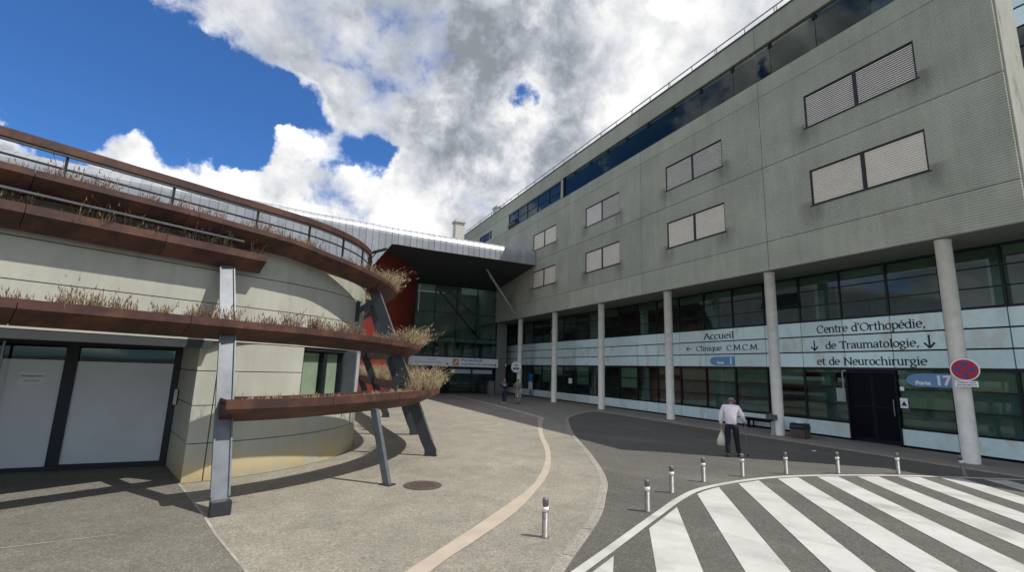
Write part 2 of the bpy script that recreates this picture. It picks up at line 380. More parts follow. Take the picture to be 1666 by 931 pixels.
# exposed-aggregate plaza concrete
def aggregate(name, c0, c1, c2, blot=0.16):
    m, t, b = newmat(name); P = pos(t)
    big = t.noise(P, 0.28, 5, 0.6); med = t.noise(P, 1.6, 6, 0.65, 0.3)
    vo = t.node('ShaderNodeTexVoronoi'); vo.inputs['Scale'].default_value = 60; t.l.new(P, vo.inputs['Vector'])
    rgb = t.node('ShaderNodeSeparateColor'); t.l.new(vo.outputs['Color'], rgb.inputs[0])
    fine = t.noise(P, 22, 4, 0.7); fin2 = t.noise(P, 9, 4, 0.7)
    sp = t.ramp(rgb.outputs[0], 0.55, 1.0, 0, 1)
    c = t.mix(t.ramp(fine, 0.3, 0.7), c0, c1)
    c = t.mix(t.math('MULTIPLY', sp, 0.5), c, c2)
    c = t.mix(t.ramp(rgb.outputs[1], 0.80, 0.95, 0, 0.65), c, (0.10, 0.09, 0.075))
    f = t.math('MULTIPLY', t.ramp(big, 0.3, 0.7, 1-blot, 1+blot, False), t.ramp(med, 0.3, 0.7, 1-blot, 1+blot*0.9, False))
    f = t.math('MULTIPLY', f, t.ramp(fin2, 0.3, 0.7, 0.90, 1.10, False))
    stn = t.noise(P, 0.75, 6, 0.7, 0.6)
    f = t.math('MULTIPLY', f, t.ramp(stn, 0.54, 0.70, 1.0, 0.80))
    f = t.math('MULTIPLY', f, t.ramp(stn, 0.42, 0.30, 1.0, 1.14))
    c = t.vmath('SCALE', c, scale=f)
    t.l.new(c, b.inputs['Base Color']); b.inputs['Roughness'].default_value = 0.88
    bump(t, b, t.math('ADD', vo.outputs['Distance'], fine), 0.3, 0.008); return m
M['plaza'] = aggregate('plaza_aggregate', (0.184, 0.169, 0.134), (0.262, 0.243, 0.198), (0.40, 0.375, 0.315))
M['slab'] = aggregate('slab_aggregate', (0.105, 0.098, 0.080), (0.160, 0.150, 0.124), (0.27, 0.257, 0.22), 0.13)
M['path'] = aggregate('path_concrete', (0.165, 0.155, 0.132), (0.215, 0.205, 0.178), (0.27, 0.26, 0.23), 0.07)
M['kerb'] = aggregate('kerb_concrete', (0.24, 0.225, 0.19), (0.31, 0.295, 0.25), (0.37, 0.35, 0.30), 0.10)
M['joint'] = simple('joint_mortar', (0.30, 0.29, 0.26), 0.9, var=0.3, nscale=3)
M['band'] = simple('pink_band', (0.40, 0.335, 0.27), 0.8, var=0.10, nscale=2.0, bmp=0.15)
M['line'] = simple('pale_line', (0.40, 0.37, 0.31), 0.8, var=0.15, nscale=2.0)
# asphalt
m, t, b = newmat('asphalt'); P = pos(t)
vo = t.node('ShaderNodeTexVoronoi'); vo.inputs['Scale'].default_value = 60; t.l.new(P, vo.inputs['Vector'])
rgb = t.node('ShaderNodeSeparateColor'); t.l.new(vo.outputs['Color'], rgb.inputs[0])
c = t.mix(t.ramp(rgb.outputs[0], 0.4, 1.0), (0.070, 0.067, 0.058), (0.120, 0.115, 0.102))
f = t.math('MULTIPLY', t.ramp(t.noise(P, 0.4, 6, 0.6), 0.3, 0.7, 0.82, 1.18, False), t.ramp(t.noise(P, 14, 4, 0.7), 0.3, 0.7, 0.85, 1.15, False))
x, y, z = t.sep(P)
sm = t.noise(t.comb(t.math('ADD', t.math('MULTIPLY', x, 0.79), t.math('MULTIPLY', y, 0.61)), t.math('MULTIPLY', t.math('SUBTRACT', t.math('MULTIPLY', y, 0.79), t.math('MULTIPLY', x, 0.61)), 0.25), 0.0), 0.7, 5, 0.6)
f = t.math('MULTIPLY', f, t.ramp(sm, 0.45, 0.72, 1.0, 1.35))
t.l.new(t.vmath('SCALE', c, scale=f), b.inputs['Base Color']); b.inputs['Roughness'].default_value = 0.9
bump(t, b, vo.outputs['Distance'], 0.35, 0.006); M['asphalt'] = m
# road paint, worn
m, t, b = newmat('road_paint'); P = pos(t)
w = t.ramp(t.math('ADD', t.math('MULTIPLY', t.noise(P, 5, 8, 0.75), 0.7), t.math('MULTIPLY', t.noise(P, 40, 4, 0.7), 0.3)), 0.56, 0.70, 0, 0.55)
sc = t.ramp(t.noise(P, 1.2, 5, 0.6, 1.0), 0.3, 0.7, 0.88, 1.06, False)
x, y, z = t.sep(P)
trk = t.noise(t.comb(t.math('ADD', t.math('MULTIPLY', x, 0.92), t.math('MULTIPLY', y, 0.39)), t.math('MULTIPLY', t.math('SUBTRACT', t.math('MULTIPLY', y, 0.92), t.math('MULTIPLY', x, 0.39)), 0.12), 0.0), 1.6, 5, 0.6)
w = t.math('MAXIMUM', w, t.math('MULTIPLY', t.ramp(trk, 0.50, 0.68, 0, 0.62), t.ramp(t.noise(P, 18, 5, 0.7), 0.35, 0.6, 0.4, 1.0)))
chip = t.ramp(t.noise(P, 28, 6, 0.8), 0.60, 0.66, 0, 0.8)
w = t.math('MAXIMUM', t.math('MAXIMUM', w, chip), t.ramp(t.noise(P, 0.8, 5, 0.65), 0.48, 0.74, 0, 0.45))
c = t.mix(w, t.vmath('SCALE', (0.48, 0.475, 0.45), scale=sc), (0.19, 0.18, 0.165))
t.l.new(c, b.inputs['Base Color']); b.inputs['Roughness'].default_value = 0.75
bump(t, b, t.noise(P, 60, 3, 0.7), 0.2, 0.004); M['paint'] = m
M['cast_iron'] = simple('cast_iron', (0.105, 0.075, 0.062), 0.7, 0.3, var=0.3, nscale=20, bmp=0.3)
def grassmat(name, a, c):
    m, t, b = newmat(name); hi = t.node('ShaderNodeAttribute', attribute_name='tint')
    t.l.new(t.mix(hi.outputs['Fac'], a, c), b.inputs['Base Color'])
    b.inputs['Roughness'].default_value = 0.8; b.inputs['Specular IOR Level'].default_value = 0.2; return m
M['straw'] = grassmat('straw', (0.24, 0.175, 0.095), (0.66, 0.55, 0.36))
M['stem'] = grassmat('dry_stems', (0.13, 0.078, 0.062), (0.42, 0.32, 0.21))
M['soil'] = simple('soil', (0.07, 0.045, 0.03), 0.95, var=0.4, nscale=15)
M['skin'] = simple('skin', (0.45, 0.26, 0.18), 0.55, var=0.06)
M['hair_grey'] = simple('grey_hair', (0.22, 0.20, 0.18), 0.7, var=0.3, nscale=40)
M['hair_dark'] = simple('dark_hair', (0.035, 0.022, 0.018), 0.6, var=0.3, nscale=40)
M['shirt'] = simple('pink_white_shirt', (0.82, 0.77, 0.81), 0.8, var=0.10, nscale=9, bmp=0.8)
M['trousers'] = simple('dark_trousers', (0.012, 0.013, 0.022), 0.85, var=0.2)
M['navy'] = simple('navy_cloth', (0.016, 0.018, 0.045), 0.85, var=0.2)
M['taupe'] = simple('taupe_cloth', (0.20, 0.175, 0.15), 0.85, var=0.15, nscale=10)
M['beige'] = simple('beige_cloth', (0.27, 0.235, 0.19), 0.85, var=0.15, nscale=10)
M['white_cloth'] = simple('white_cloth', (0.72, 0.72, 0.76), 0.8)
M['shoe_black'] = simple('black_shoe', (0.015, 0.013, 0.012), 0.5)
M['shoe_white'] = simple('white_shoe', (0.80, 0.80, 0.80), 0.6)
M['bag'] = simple('plastic_bag', (0.70, 0.68, 0.54), 0.45, var=0.06, nscale=8)
M['bin_wood'] = simple('bin_brown', (0.11, 0.082, 0.066), 0.7, var=0.2, nscale=8)
M['bin_grey'] = simple('bin_grey', (0.16, 0.155, 0.145), 0.6, var=0.1)
M['bag_dark'] = simple('bin_liner', (0.008, 0.009, 0.018), 0.3)
M['bag_clear'] = simple('clear_liner', (0.55, 0.62, 0.68), 0.25)
M['ash_red'] = simple('ashtray_brown', (0.125, 0.095, 0.09), 0.6, var=0.2)
M['tube_grey'] = simple('pipe_grey', (0.36, 0.40, 0.41), 0.5)
M['chimney'] = simple('chimney_render', (0.62, 0.60, 0.52), 0.85, var=0.1)

# ================================================================== THE SETTING
struct('ground', MB().sheet([(-2500,-2500),(2500,-2500),(2500,2500),(-2500,2500)], -0.14), M['asphalt'])
struct('road', MB().sheet([(-40,-40),(20.1,-40),(20.1,30),(-40,30)], -0.03), M['asphalt'])
def catmull(pts, n=6):
    o = []
    for i in range(len(pts)-1):
        p0 = Vector(pts[max(i-1,0)]); p1 = Vector(pts[i]); p2 = Vector(pts[i+1]); p3 = Vector(pts[min(i+2,len(pts)-1)])
        for k in range(n):
            u = k/n; o.append(tuple(0.5*((2*p1)+(p2-p0)*u+(2*p0-5*p1+4*p2-p3)*u*u+(3*p1-p0-3*p2+p3)*u**3)))
    o.append(tuple(pts[-1])); return o
def offset(pts, d):
    o = []
    for i, p in enumerate(pts):
        a = Vector(pts[max(i-1,0)]); b_ = Vector(pts[min(i+1,len(pts)-1)]); t_ = (b_-a).normalized()
        o.append((p[0]-t_.y*d, p[1]+t_.x*d))
    return o
def strip(mb, left, right, z):
    n = len(left)
    return mb.add([(p[0],p[1],z) for p in left]+[(p[0],p[1],z) for p in right], [(i, n+i, n+i+1, i+1) for i in range(n-1)])
kin = catmull([(-30,-20),(-6,-4.5),(-1.0,1.2),(1.6,3.7),(2.96,5.12),(4.66,6.76),(5.61,7.9),(6.2,8.65),(6.76,9.55),(7.33,10.6),(8.1,12.08),(9.34,14.65),(10.31,16.51),(11.89,19.28),(12.6,20.45),(13.7,21.8),(15.7,23.6),(17.05,24.5)], 8)
kout = offset(kin, -0.135)
sidew = catmull([(17.05,24.5),(17.35,24.1),(17.4,22),(17.4,16),(17.4,10),(17.4,4),(17.4,-30)], 5)
sido = offset(sidew, 0.135) if False else None
struct('pavement', MB().prism(kin + sidew[1:] + [(20.1,-30),(20.1,60),(-40,60),(-40,-20)], -0.13, 0.0), M['plaza'])
# kerb: low flush stones along the plaza, then along the footway under the columns
kp = kin + sidew[1:]
kd = offset(kp, -0.15)
def kerb_run(pa, pb, dz=0.0):
    return MB().sweep([[(a[0],a[1],-0.1),(b_[0],b_[1],-0.1),(b_[0],b_[1],-0.004+dz),(b_[0]*.9+a[0]*.1,b_[1]*.9+a[1]*.1,0.006+dz),(a[0],a[1],0.006+dz)] for a, b_ in zip(pa, pb)])
i0 = next(i for i,p in enumerate(kp) if p[1] > 1.5)
krb = struct('kerb', MB().sweep([[(a[0],a[1],-.11),(b_[0],b_[1],-.11),(b_[0]*.9+a[0]*.1,b_[1]*.9+a[1]*.1,-.012),(a[0],a[1],-.012)] for a,b_ in zip(kp,kd)]), M['asphalt'])
def resample(pa, pb, step):
    o = []; acc = 0.0
    for (a0,a1),(b0,b1) in zip(zip(pa,pa[1:]), zip(pb,pb[1:])):
        L = (Vector(a1)-Vector(a0)).length; n_ = max(1, int(L/step))
        for q in range(n_): o.append((Vector(a0).lerp(Vector(a1), q/n_), Vector(b0).lerp(Vector(b1), q/n_)))
    return o
rs = resample(kp[i0:], kd[i0:], .12); cur = []; dist = 0; rk = random.Random(4)
for k in range(len(rs)):
    cur.append(rs[k])
    if k: dist += (rs[k][0]-rs[k-1][0]).length
    if dist > 1.0 and len(cur) > 2:
        pa = [c[0] for c in cur]; pb = [c[1] for c in cur]
        pa[-1] = pa[-1].lerp(pa[-2], .09); pb[-1] = pb[-1].lerp(pb[-2], .09)
        o = link('kerb_stone', kerb_run(pa, pb, rk.uniform(-.003,.004)).mesh('kerb_stone', M['kerb']), krb)
        cur = [rs[k]]; dist = 0
# grey path between the pale line and the wing, footway in front of the glazing
lineL = [(13.16,42.2),(12.95,36.6),(12.62,30.3),(12.05,24.4),(11.66,21.15)]
path = [(20.1,42.2)] + lineL[0:1] + [(p[0]+0.2,p[1]) for p in lineL] + [(11.83,21.15)]
kb = [p for p in kin if p[1] > 19.0]
path = [(20.1,42.2),(13.3,42.2),(13.1,36.6),(12.8,30.3),(12.25,24.4),(11.85,21.15),(11.7,19.5)] + [(p[0]-0.01,p[1]+0.01) for p in kb if p[1] > 19.6] + [(q[0]+0.0,q[1]) for q in sidew[1:]] + [(20.1,-30)]
struct('path', MB().sheet(path, 0.004), M['path'])
# slab of darker concrete in front of the doors, with its pale joints
jl = [(-1.57,10.95),(-0.85,8.59),(-0.61,7.7),(-0.16,6.28),(0.9,2.6),(2.2,-2)]
struct('entrance_slab', MB().sheet(jl + [(-20,-2),(-20,12.8),(-2.1,12.8)], 0.004), M['slab'])
mb = MB(); strip(mb, offset(jl,0.018), offset(jl,-0.018), 0.008)
j2 = [(-9,7.4),(-2.81,7.95),(-1.75,8.08)]; strip(mb, offset(j2,0.011), offset(j2,-0.011), 0.008)
struct('slab_joint', mb, M['joint'])
# pink paved band that sweeps across the plaza and the thin pale line it grows from
bl = catmull([(11.5,21.25),(10.14,18.7),(9.08,16.74),(8.05,14.67),(7.2,12.87),(6.47,11.48),(5.8,10.39),(5.2,9.51),(4.5,8.62),(3.15,7.27),(2.04,6.23),(1.45,5.68),(-1,3.4)], 5)
br = catmull([(11.86,21.17),(10.54,19.05),(9.42,17.0),(8.32,14.87),(7.54,13.19),(6.85,11.87),(6.24,10.8),(5.63,9.83),(4.9,8.84),(3.62,7.34),(2.5,6.3),(1.75,5.63),(-0.7,3.2)], 5)
struct('paved_band', strip(MB(), bl, br, 0.008), M['band'])
struct('pale_line', strip(MB(), [(p[0]-0.17,p[1]) for p in lineL], [(p[0]+0.17,p[1]) for p in lineL], 0.009), M['line'])
# zebra marking on the road
zo = catmull([(-2,2.1),(1.0,3.75),(3.06,4.98),(4.07,5.57),(5.64,6.50),(7.09,7.33),(8.15,7.76),(9.65,8.0),(10.97,8.0),(12.26,7.76),(13.87,7.28),(15.25,6.68),(16.98,5.82),(18,5.2)], 8)
zi = offset(zo, -0.135)
struct('road_marking', strip(MB(), zo, zi, -0.022), M['paint'])
zin = offset(zo, -0.20)
zd = Vector((cos(radians(-128.2)), sin(radians(-128.2)))); zn = Vector((-zd.y, zd.x))
def hit(p):
    best = None
    for i in range(len(zin)-1):
        a, b_ = Vector(zin[i]), Vector(zin[i+1])
        fa, fb = (a.dot(zn)-p), (b_.dot(zn)-p)
        if fa*fb <= 0 and fa != fb:
            q = a + (b_-a)*(fa/(fa-fb)); s_ = q.dot(zd)
            if best is None or s_ < best: best = s_
    return best
for k in range(-1, 12):
    p0 = 0.365 + 1.036*k
    ps = [p0 + 0.54*j/4 for j in range(5)]
    hs = [hit(p) for p in ps]
    if any(h is None for h in hs): continue
    topp = [zn*p + zd*h for p, h in zip(ps, hs)]
    if k >= 0:
        e = max(hs) + (9.0 if k > 0 else 3.0)
        bot = [zn*p + zd*e for p in reversed(ps)]
    else:
        e = max(hs) + 1.2; bot = [zn*p + zd*e for p in reversed(ps)]
    struct('road_marking', MB().sheet([tuple(q) for q in topp+bot], -0.022), M['paint'])

# ================================================================== THE HOSPITAL WING (right)
WX = 18.0
wing = thing('hospital_wing', 'long four-storey grey-green fluted concrete wing standing on white round columns', 'building', (18,25,0))
mb = MB()
mb.box(18.13,19.3,5.4,53,6.9,15.5).box(19.3,30,9.0,53,6.9,15.5); mb.box(18.13,19.3,5.4,53,17.1,18.2).box(19.3,30,9.0,53,17.1,18.2); mb.box(20.6,30,9.0,53,15.5,17.1); mb.box(18.13,20.6,29.95,53,15.5,17.1)
mb.box(20.55,30,-30,53,2.85,4.65)
obj('concrete_frame', mb, M['core'], wing)
ys = [5.3,13.1,21.05,29.0,36.95,44.9,53.0]; zs = [6.75,8.0,11.33,14.7,15.5]
G = 0.012
def panel(y0,y1,z0,z1,hole=None):
    mb = MB(); y0 += G; y1 -= G; z0 += G; z1 -= G
    if not hole: mb.box(WX,WX+.12,y0,y1,z0,z1)
    else:
        a,b_,c,d = hole
        mb.box(WX,WX+.12,y0,a,z0,z1); mb.box(WX,WX+.12,b_,y1,z0,z1)
        mb.box(WX,WX+.12,a,b_,z0,c); mb.box(WX,WX+.12,a,b_,d,z1)
    obj('wall_panel', mb, M['flute'], wing)
WIN = []
for i in range(6):
    for j in range(4):
        hole = None
        if j in (1,2) and i < 4:
            ya = 7.30 + 7.88*i; hole = (ya, ya+3.80, 9.0, 10.45) if j == 1 else (ya, ya+3.80, 12.28, 13.68)
            WIN.append((i, j, hole))
        panel(ys[i], ys[i+1], zs[j], zs[j+1], hole)
# top strip beyond the glass guard, with the two ribbon windows
panel(29.95,40.2,15.5,17.1,(30.3,40.0,15.56,17.04)); panel(40.2,44.9,15.5,17.1,(44.2,44.85,15.72,16.62)); panel(44.9,53,15.5,17.1,(44.95,47.7,15.72,16.62))
for i in range(6): obj('parapet_panel', MB().box(WX-.02,WX+.16,ys[i]+.01,ys[i+1]-.01,17.1,18.22), M['flute'], wing)
obj('coping', MB().box(WX-.05,WX+.3,5.25,53.05,18.22,18.27), M['frame'], wing)
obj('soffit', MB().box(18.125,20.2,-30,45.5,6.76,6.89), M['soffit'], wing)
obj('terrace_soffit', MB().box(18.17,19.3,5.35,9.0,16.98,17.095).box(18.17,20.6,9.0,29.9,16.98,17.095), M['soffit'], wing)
obj('terrace_glazing', MB().box(20.45,20.55,9.0,29.9,15.5,16.98), M['core'], wing)
obj('end_wall', MB().box(18.13,19.38,5.27,5.395,6.9,18.2).box(19.31,19.38,5.395,9.0,6.9,18.2), M['pale'], wing)
# shuttered windows
def shutter(y0,y1,z0,z1,n,mode):
    mb = MB(); p = (z1-z0)/n
    for k in range(n):
        za = z0 + p*k
        if mode == 'open':
            mb.box(18.045,18.06,y0,y1,za+.004,za+p*.60)
        else:
            mb.box(18.06,18.075,y0,y1,za+.008,za+p-.004)
    return mb
modes = {(0,2):('open','open'),(1,2):('open','open'),(2,2):('open','shut')}
for (i,j,(a,b_,c,d)) in WIN:
    w = MB(); fwid = .055; mid = (a+b_)/2
    w.box(18.03,18.11,a,a+fwid,c,d); w.box(18.03,18.11,b_-fwid,b_,c,d); w.box(18.03,18.11,a+fwid,b_-fwid,c,c+fwid); w.box(18.03,18.11,a+fwid,b_-fwid,d-fwid,d)
    w.box(18.03,18.11,mid-.06,mid+.06,c+fwid,d-fwid); w.box(18.095,18.118,a+fwid,b_-fwid,c+fwid,d-fwid)
    wo_ = obj('window', w, M['frame'], wing)
    md = modes.get((i,j),('shut','shut'))
    for q,(p0,p1) in enumerate(((a+fwid,mid-.06),(mid+.06,b_-fwid))):
        s_ = sub(wo_, 'shutter', shutter(p0+.01,p1-.01,c+fwid+.005,d-fwid-.005,16,md[q]), M['shutter_grey'] if (j == 2 and i < 3) else M['shutter']); s_['kind'] = 'stuff'
    sub(wo_, 'sill', MB().box(17.97,18.11,a-.06,b_+.06,c-.035,c-.003), M['frame'])
def ribbon(y0,y1,z0,z1,n,opens=()):
    w = MB(); p = (y1-y0)/n
    for k in range(n+1): w.box(18.02,18.11,max(y0,y0+p*k-.05),min(y1,y0+p*k+.05),z0,z1)
    zm = z0+(z1-z0)*.45
    for zz in (z0,zm-.03,z1-.07): w.box(18.03,18.10,y0+.05,y1-.05,zz,zz+.07)
    o = obj('window', w, M['frame'], wing)
    for k in range(n):
        for (za,zb) in ((z0+.07,zm-.03),(zm+.04,z1-.07)):
            if (k,za<zm) in opens:
                mb = MB(); ya, yb = y0+p*k+.06, y0+p*(k+1)-.06
                mb.add([(17.70,ya,za),(17.70,yb,za),(18.03,yb,zb),(18.03,ya,zb),(17.74,ya,za-.03),(17.74,yb,za-.03),(18.06,yb,zb-.03),(18.06,ya,zb-.03)],[(0,1,2,3),(7,6,5,4),(0,4,5,1),(3,2,6,7),(0,3,7,4),(1,5,6,2)])
                sub(o, 'pane', mb, M['glass_guard'])
            else: sub(o, 'pane', MB().box(18.06,18.075,y0+p*k+.05,y0+p*(k+1)-.05,za,zb), M['glass_guard'])
ribbon(30.3,40.0,15.56,17.04,5,((4,True),)); ribbon(44.2,47.7,15.72,16.62,3)
# glass guard of the roof terrace
gy = [5.32,6.4,8.4,10.4,12.4,14.35,16.3,18.3,20.3,22.3,24.3,26.3,28.3,29.85]
for a,b_ in zip(gy,gy[1:]): obj('glass_pane', MB().box(18.03,18.055,a+.012,b_-.012,15.5,16.96), M['glass_guard'], wing)
for a in gy[1:-1]:
    obj('glass_bracket', MB().box(17.98,18.25,a-.06,a+.06,16.90,16.98).box(18.0,18.09,a-.09,a+.09,16.78,16.90), M['black'], wing)
obj('post', MB().box(17.97,18.13,29.72,29.94,15.5,17.1), M['black'], wing)
# roof guard rail
rr = obj('guard_rail', MB().beam((18.25,5.3,18.84),(18.25,53,18.84),.045,.045), M['steel'], wing)
sub(rr, 'mid_rail', MB().beam((18.25,5.3,18.55),(18.25,53,18.55),.03,.03), M['steel'])
k = 0; yv = 5.3+.2
while yv < 53:
    mb = MB().box(18.235,18.265,yv-.018,yv+.018,18.27,18.82)
    if k % 2 == 0: mb.box(18.235,18.265,yv+.10,yv+.13,18.27,18.82)
    sub(rr, 'rail_post', mb, M['steel']); yv += 1.65; k += 1
# ground- and first-floor glazing
GX = 20.2
my = [-3.6,-1.85,-0.1,1.6,3.3,5.02,6.72,8.34,9.96,11.65,13.38,15.12,16.88,18.7,20.53,22.37,24.2,26.0,27.8,29.6,31.4,33.2,35.0,36.8,38.6,40.4,42.2,44.0,45.5]
zr = [(0.05,.655,'s'),(.70,1.37,'g'),(1.37,2.04,'g'),(2.04,2.72,'g'),(2.77,3.41,'s'),(3.41,4.08,'s'),(4.08,4.73,'s'),(4.77,5.40,'g'),(5.40,6.06,'g'),(6.06,6.70,'g')]
door_i = my.index(9.96)
openw = {(10,8),(13,8),(17,8),(18,8),(22,8),(24,8),(24,9),(23,8),(20,7)}
for i in range(len(my)-1):
    y0, y1 = my[i], my[i+1]
    for r,(z0,z1,k) in enumerate(zr):
        if i == door_i and r < 4: continue
        if i < 3 and r > 6: pass
        if k == 's': obj('spandrel_panel', MB().box(GX,GX+.05,y0+.016,y1-.016,z0+.03,z1-.025), M['enamel'], wing)
        elif (i,r) in openw:
            mb = MB(); ya, yb = y0+.06, y1-.06; za, zb = z0+.05, z1-.05
            mb.add([(GX-.30,ya,za+.03),(GX-.30,yb,za+.03),(GX-.01,yb,zb),(GX-.01,ya,zb),(GX-.27,ya,za),(GX-.27,yb,za),(GX+.03,yb,zb-.04),(GX+.03,ya,zb-.04)],[(0,1,2,3),(7,6,5,4),(0,4,5,1),(3,2,6,7),(0,3,7,4),(1,5,6,2)])
            obj('glass_pane', mb, M['frame'] if i < 12 else M['glass'], wing)
        else: obj('glass_pane', MB().box(GX+.02,GX+.035,y0+.03,y1-.03,z0+.02,z1-.02), M['glass'], wing)
for i,y in enumerate(my):
    wd = .05 if i % 2 else .075
    if i not in (door_i, door_i+1): obj('mullion', MB().box(GX-.02,GX+.07,y-wd/2,y+wd/2,.685,2.75), M['frame'], wing)
    obj('mullion', MB().box(GX-.02,GX+.07,y-wd/2,y+wd/2,4.75,6.755), M['frame'], wing)
obj('panel_backing', MB().box(GX+.055,GX+.2,-3.6,9.93,0,.69).box(GX+.055,GX+.2,11.68,45.5,0,.69).box(GX+.055,GX+.2,-3.6,45.5,2.73,4.76), M['black'], wing)
for (z0,z1) in ((.66,.71),(1.35,1.39),(2.02,2.06)):
    obj('transom', MB().box(GX-.012,GX+.066,-3.6,9.94,z0,z1).box(GX-.012,GX+.066,11.67,45.5,z0,z1), M['frame'], wing)
for (z0,z1) in ((2.70,2.79),(4.72,4.79),(5.38,5.42),(6.04,6.08),(6.69,6.758)):
    obj('transom', MB().box(GX-.012,GX+.066,-3.6,45.5,z0,z1), M['frame'], wing)
# inside: floors, back wall, inner columns, roller blinds, strip lights
obj('door_lobby', MB().box(22.2,22.3,9.6,12.0,0.02,2.74).box(20.45,22.2,9.55,9.6,.02,2.74).box(20.45,22.2,12.0,12.05,.02,2.74), M['frame'], wing)  # lobby walls painted near black to carry the doorway's shade
obj('interior_floor', MB().box(20.26,27,-4,45.5,-.12,.02).box(20.4,27,-4,45.5,4.55,4.72), M['interior_floor'], wing)
obj('interior_wall', MB().box(25.5,25.7,-4,45.5,0,6.8).box(20.3,25.5,-4.2,-4,0,6.8).box(20.3,25.5,45.5,45.7,0,6.8).box(23,25.5,13.3,13.45,0,6.8).box(23,25.5,24.2,24.35,0,6.8), M['interior'], wing)
obj('interior_ceiling', MB().box(20.4,25.5,-4,45.5,2.74,2.86).box(20.28,25.5,-4,45.5,6.78,6.88), M['light_panel'], wing)
for yv in (-0.6,6.9,12.7,18.4,24.3,30.2,36.2,42): obj('inner_column', MB().box(20.9,21.25,yv,yv+.4,0.02,6.78), M['interior'], wing)
rb = random.Random(3)
for i in range(len(my)-1):
    y0, y1 = my[i]+.05, my[i+1]-.05
    if i == door_i: 
        obj('roller_blind', MB().box(20.30,20.31,y0,y1,6.68-.30,6.68), M['blind'], wing); continue
    if my[i] < 24: obj('roller_blind', MB().box(20.30,20.31,y0,y1,6.68-rb.choice([.30,.36,.40,.42]),6.68), M['blind'], wing)
    elif rb.random() < .6: obj('roller_blind', MB().box(20.30,20.31,y0,y1,6.68-rb.choice([.5,.9,1.3,1.85]),6.68), M['blind'], wing)
    if my[i] < 21 and i not in (door_i-0, 4, 10): obj('roller_blind', MB().box(20.325,20.335,y0,y1,0.70,2.04), M['screen'], wing)  # screen sheets are added to hide the interior and darken the glass
    if my[i] < 19: obj('roller_blind', MB().box(20.30,20.31,y0,y1,2.70-(1.35 if i in (7,) else .64 if i != door_i+1 else .1),2.70), M['blind'], wing)
    elif rb.random() < .55: obj('roller_blind', MB().box(20.30,20.31,y0,y1,2.70-rb.choice([.4,.7,1.3]),2.70), M['blind'], wing)
# white round columns
for k in range(7):
    y = (7.38,13.42,19.5,25.58,31.6,37.6,43.4)[k]
    obj('column', MB().lathe([(.215,0.0),(.21,.03),(.21,6.70),(.225,6.70),(.225,6.758)], 28, 18.42, y), M['column'], wing, smooth=False)
for o in [x for x in bpy.data.objects if x.name.startswith('column')]:
    for p in o.data.polygons: p.use_smooth = len(p.vertices) == 4 and abs(p.normal.z) < .5
# door 17: double leaves in a deep frame, panes blackened for the recess's shade
dr = obj('door', MB().box(20.14,20.32,9.93,10.0,0.004,2.70).box(20.14,20.32,11.61,11.68,0.004,2.70).box(20.14,20.32,10.0,11.61,2.56,2.70), M['black'], wing)
for a,b_ in ((10.0,10.80),(10.81,11.61)):
    lf = sub(dr, 'door_leaf', MB().box(20.26,20.30,a,a+.06,0.02,2.56).box(20.26,20.30,b_-.06,b_,0.02,2.56).box(20.26,20.30,a+.06,b_-.06,0.02,.16).box(20.26,20.30,a+.06,b_-.06,2.46,2.56).box(20.26,20.30,a+.06,b_-.06,1.30,1.36), M['black'])
    sub(dr, 'door_shade_pane', MB().box(20.275,20.285,a+.06,b_-.06,.16,1.30).box(20.275,20.285,a+.06,b_-.06,1.36,2.46), M['door_shade'])
sub(dr, 'handle', MB().beam((20.22,10.12,1.05),(20.22,10.12,1.65),.03,.03).beam((20.22,10.12,1.1),(20.27,10.12,1.1),.02,.02).beam((20.22,10.12,1.6),(20.27,10.12,1.6),.02,.02), M['steel'])
obj('conduit', MB().tube([(20.10,11.60,2.66),(20.08,11.72,2.66),(20.08,11.745,2.60),(20.08,11.745,1.55),(20.10,11.76,1.50)], .022, 6), M['tube_grey'], wing)
obj('downlight', MB().lathe([(.10,6.72),(.11,6.735),(.11,6.76)], 14, 19.3, 9.7), M['steel'], wing)
for yv in (15.7,21.7,27.7,33.7): obj('downlight', MB().lathe([(.10,6.72),(.11,6.735),(.11,6.76)], 14, 19.3, yv), M['steel'], wing)
# chimneys on the roof
for (x0,x1,y0,y1,z0,z1) in ((20.7,21.9,49.5,50.7,18.15,21.3),):
    c_ = obj('chimney', MB().box(x0,x1,y0,y1,z0,z1), M['chimney'], wing); sub(c_, 'chimney_cap', MB().box(x0-.1,x1+.1,y0-.1,y1+.1,z1,z1+.22), M['chimney'])
# recessed glazed block at the near end
blk = thing('glazed_block', 'tall set-back block with bluish glass panels at the right edge of the picture', 'building', (31,4,0))
obj('block_core', MB().box(30.3,42,-14,8.95,0,24.0), M['core'], blk)
obj('cornice', MB().box(29.9,42,-14,8.96,24.0,24.4), M['flute'], blk)
zz = 12.0; r_ = 0
while zz < 23.5:
    for yv in (7.0,5.05,3.1,1.15,-0.8): obj('glass_panel', MB().box(30.0,30.06,yv+.03,yv+1.92,zz+.05,zz+.98), M['enamel'] if r_ % 5 > 1 else M['glass_guard'], blk)
    zz += 1.03; r_ += 1
obj('panel_frame', MB().box(30.07,30.29,-.9,8.95,6.0,24.0), M['black'], blk)
obj('low_roof', MB().box(20.4,30,-14,8.9,6.8,7.1), M['core'], blk)

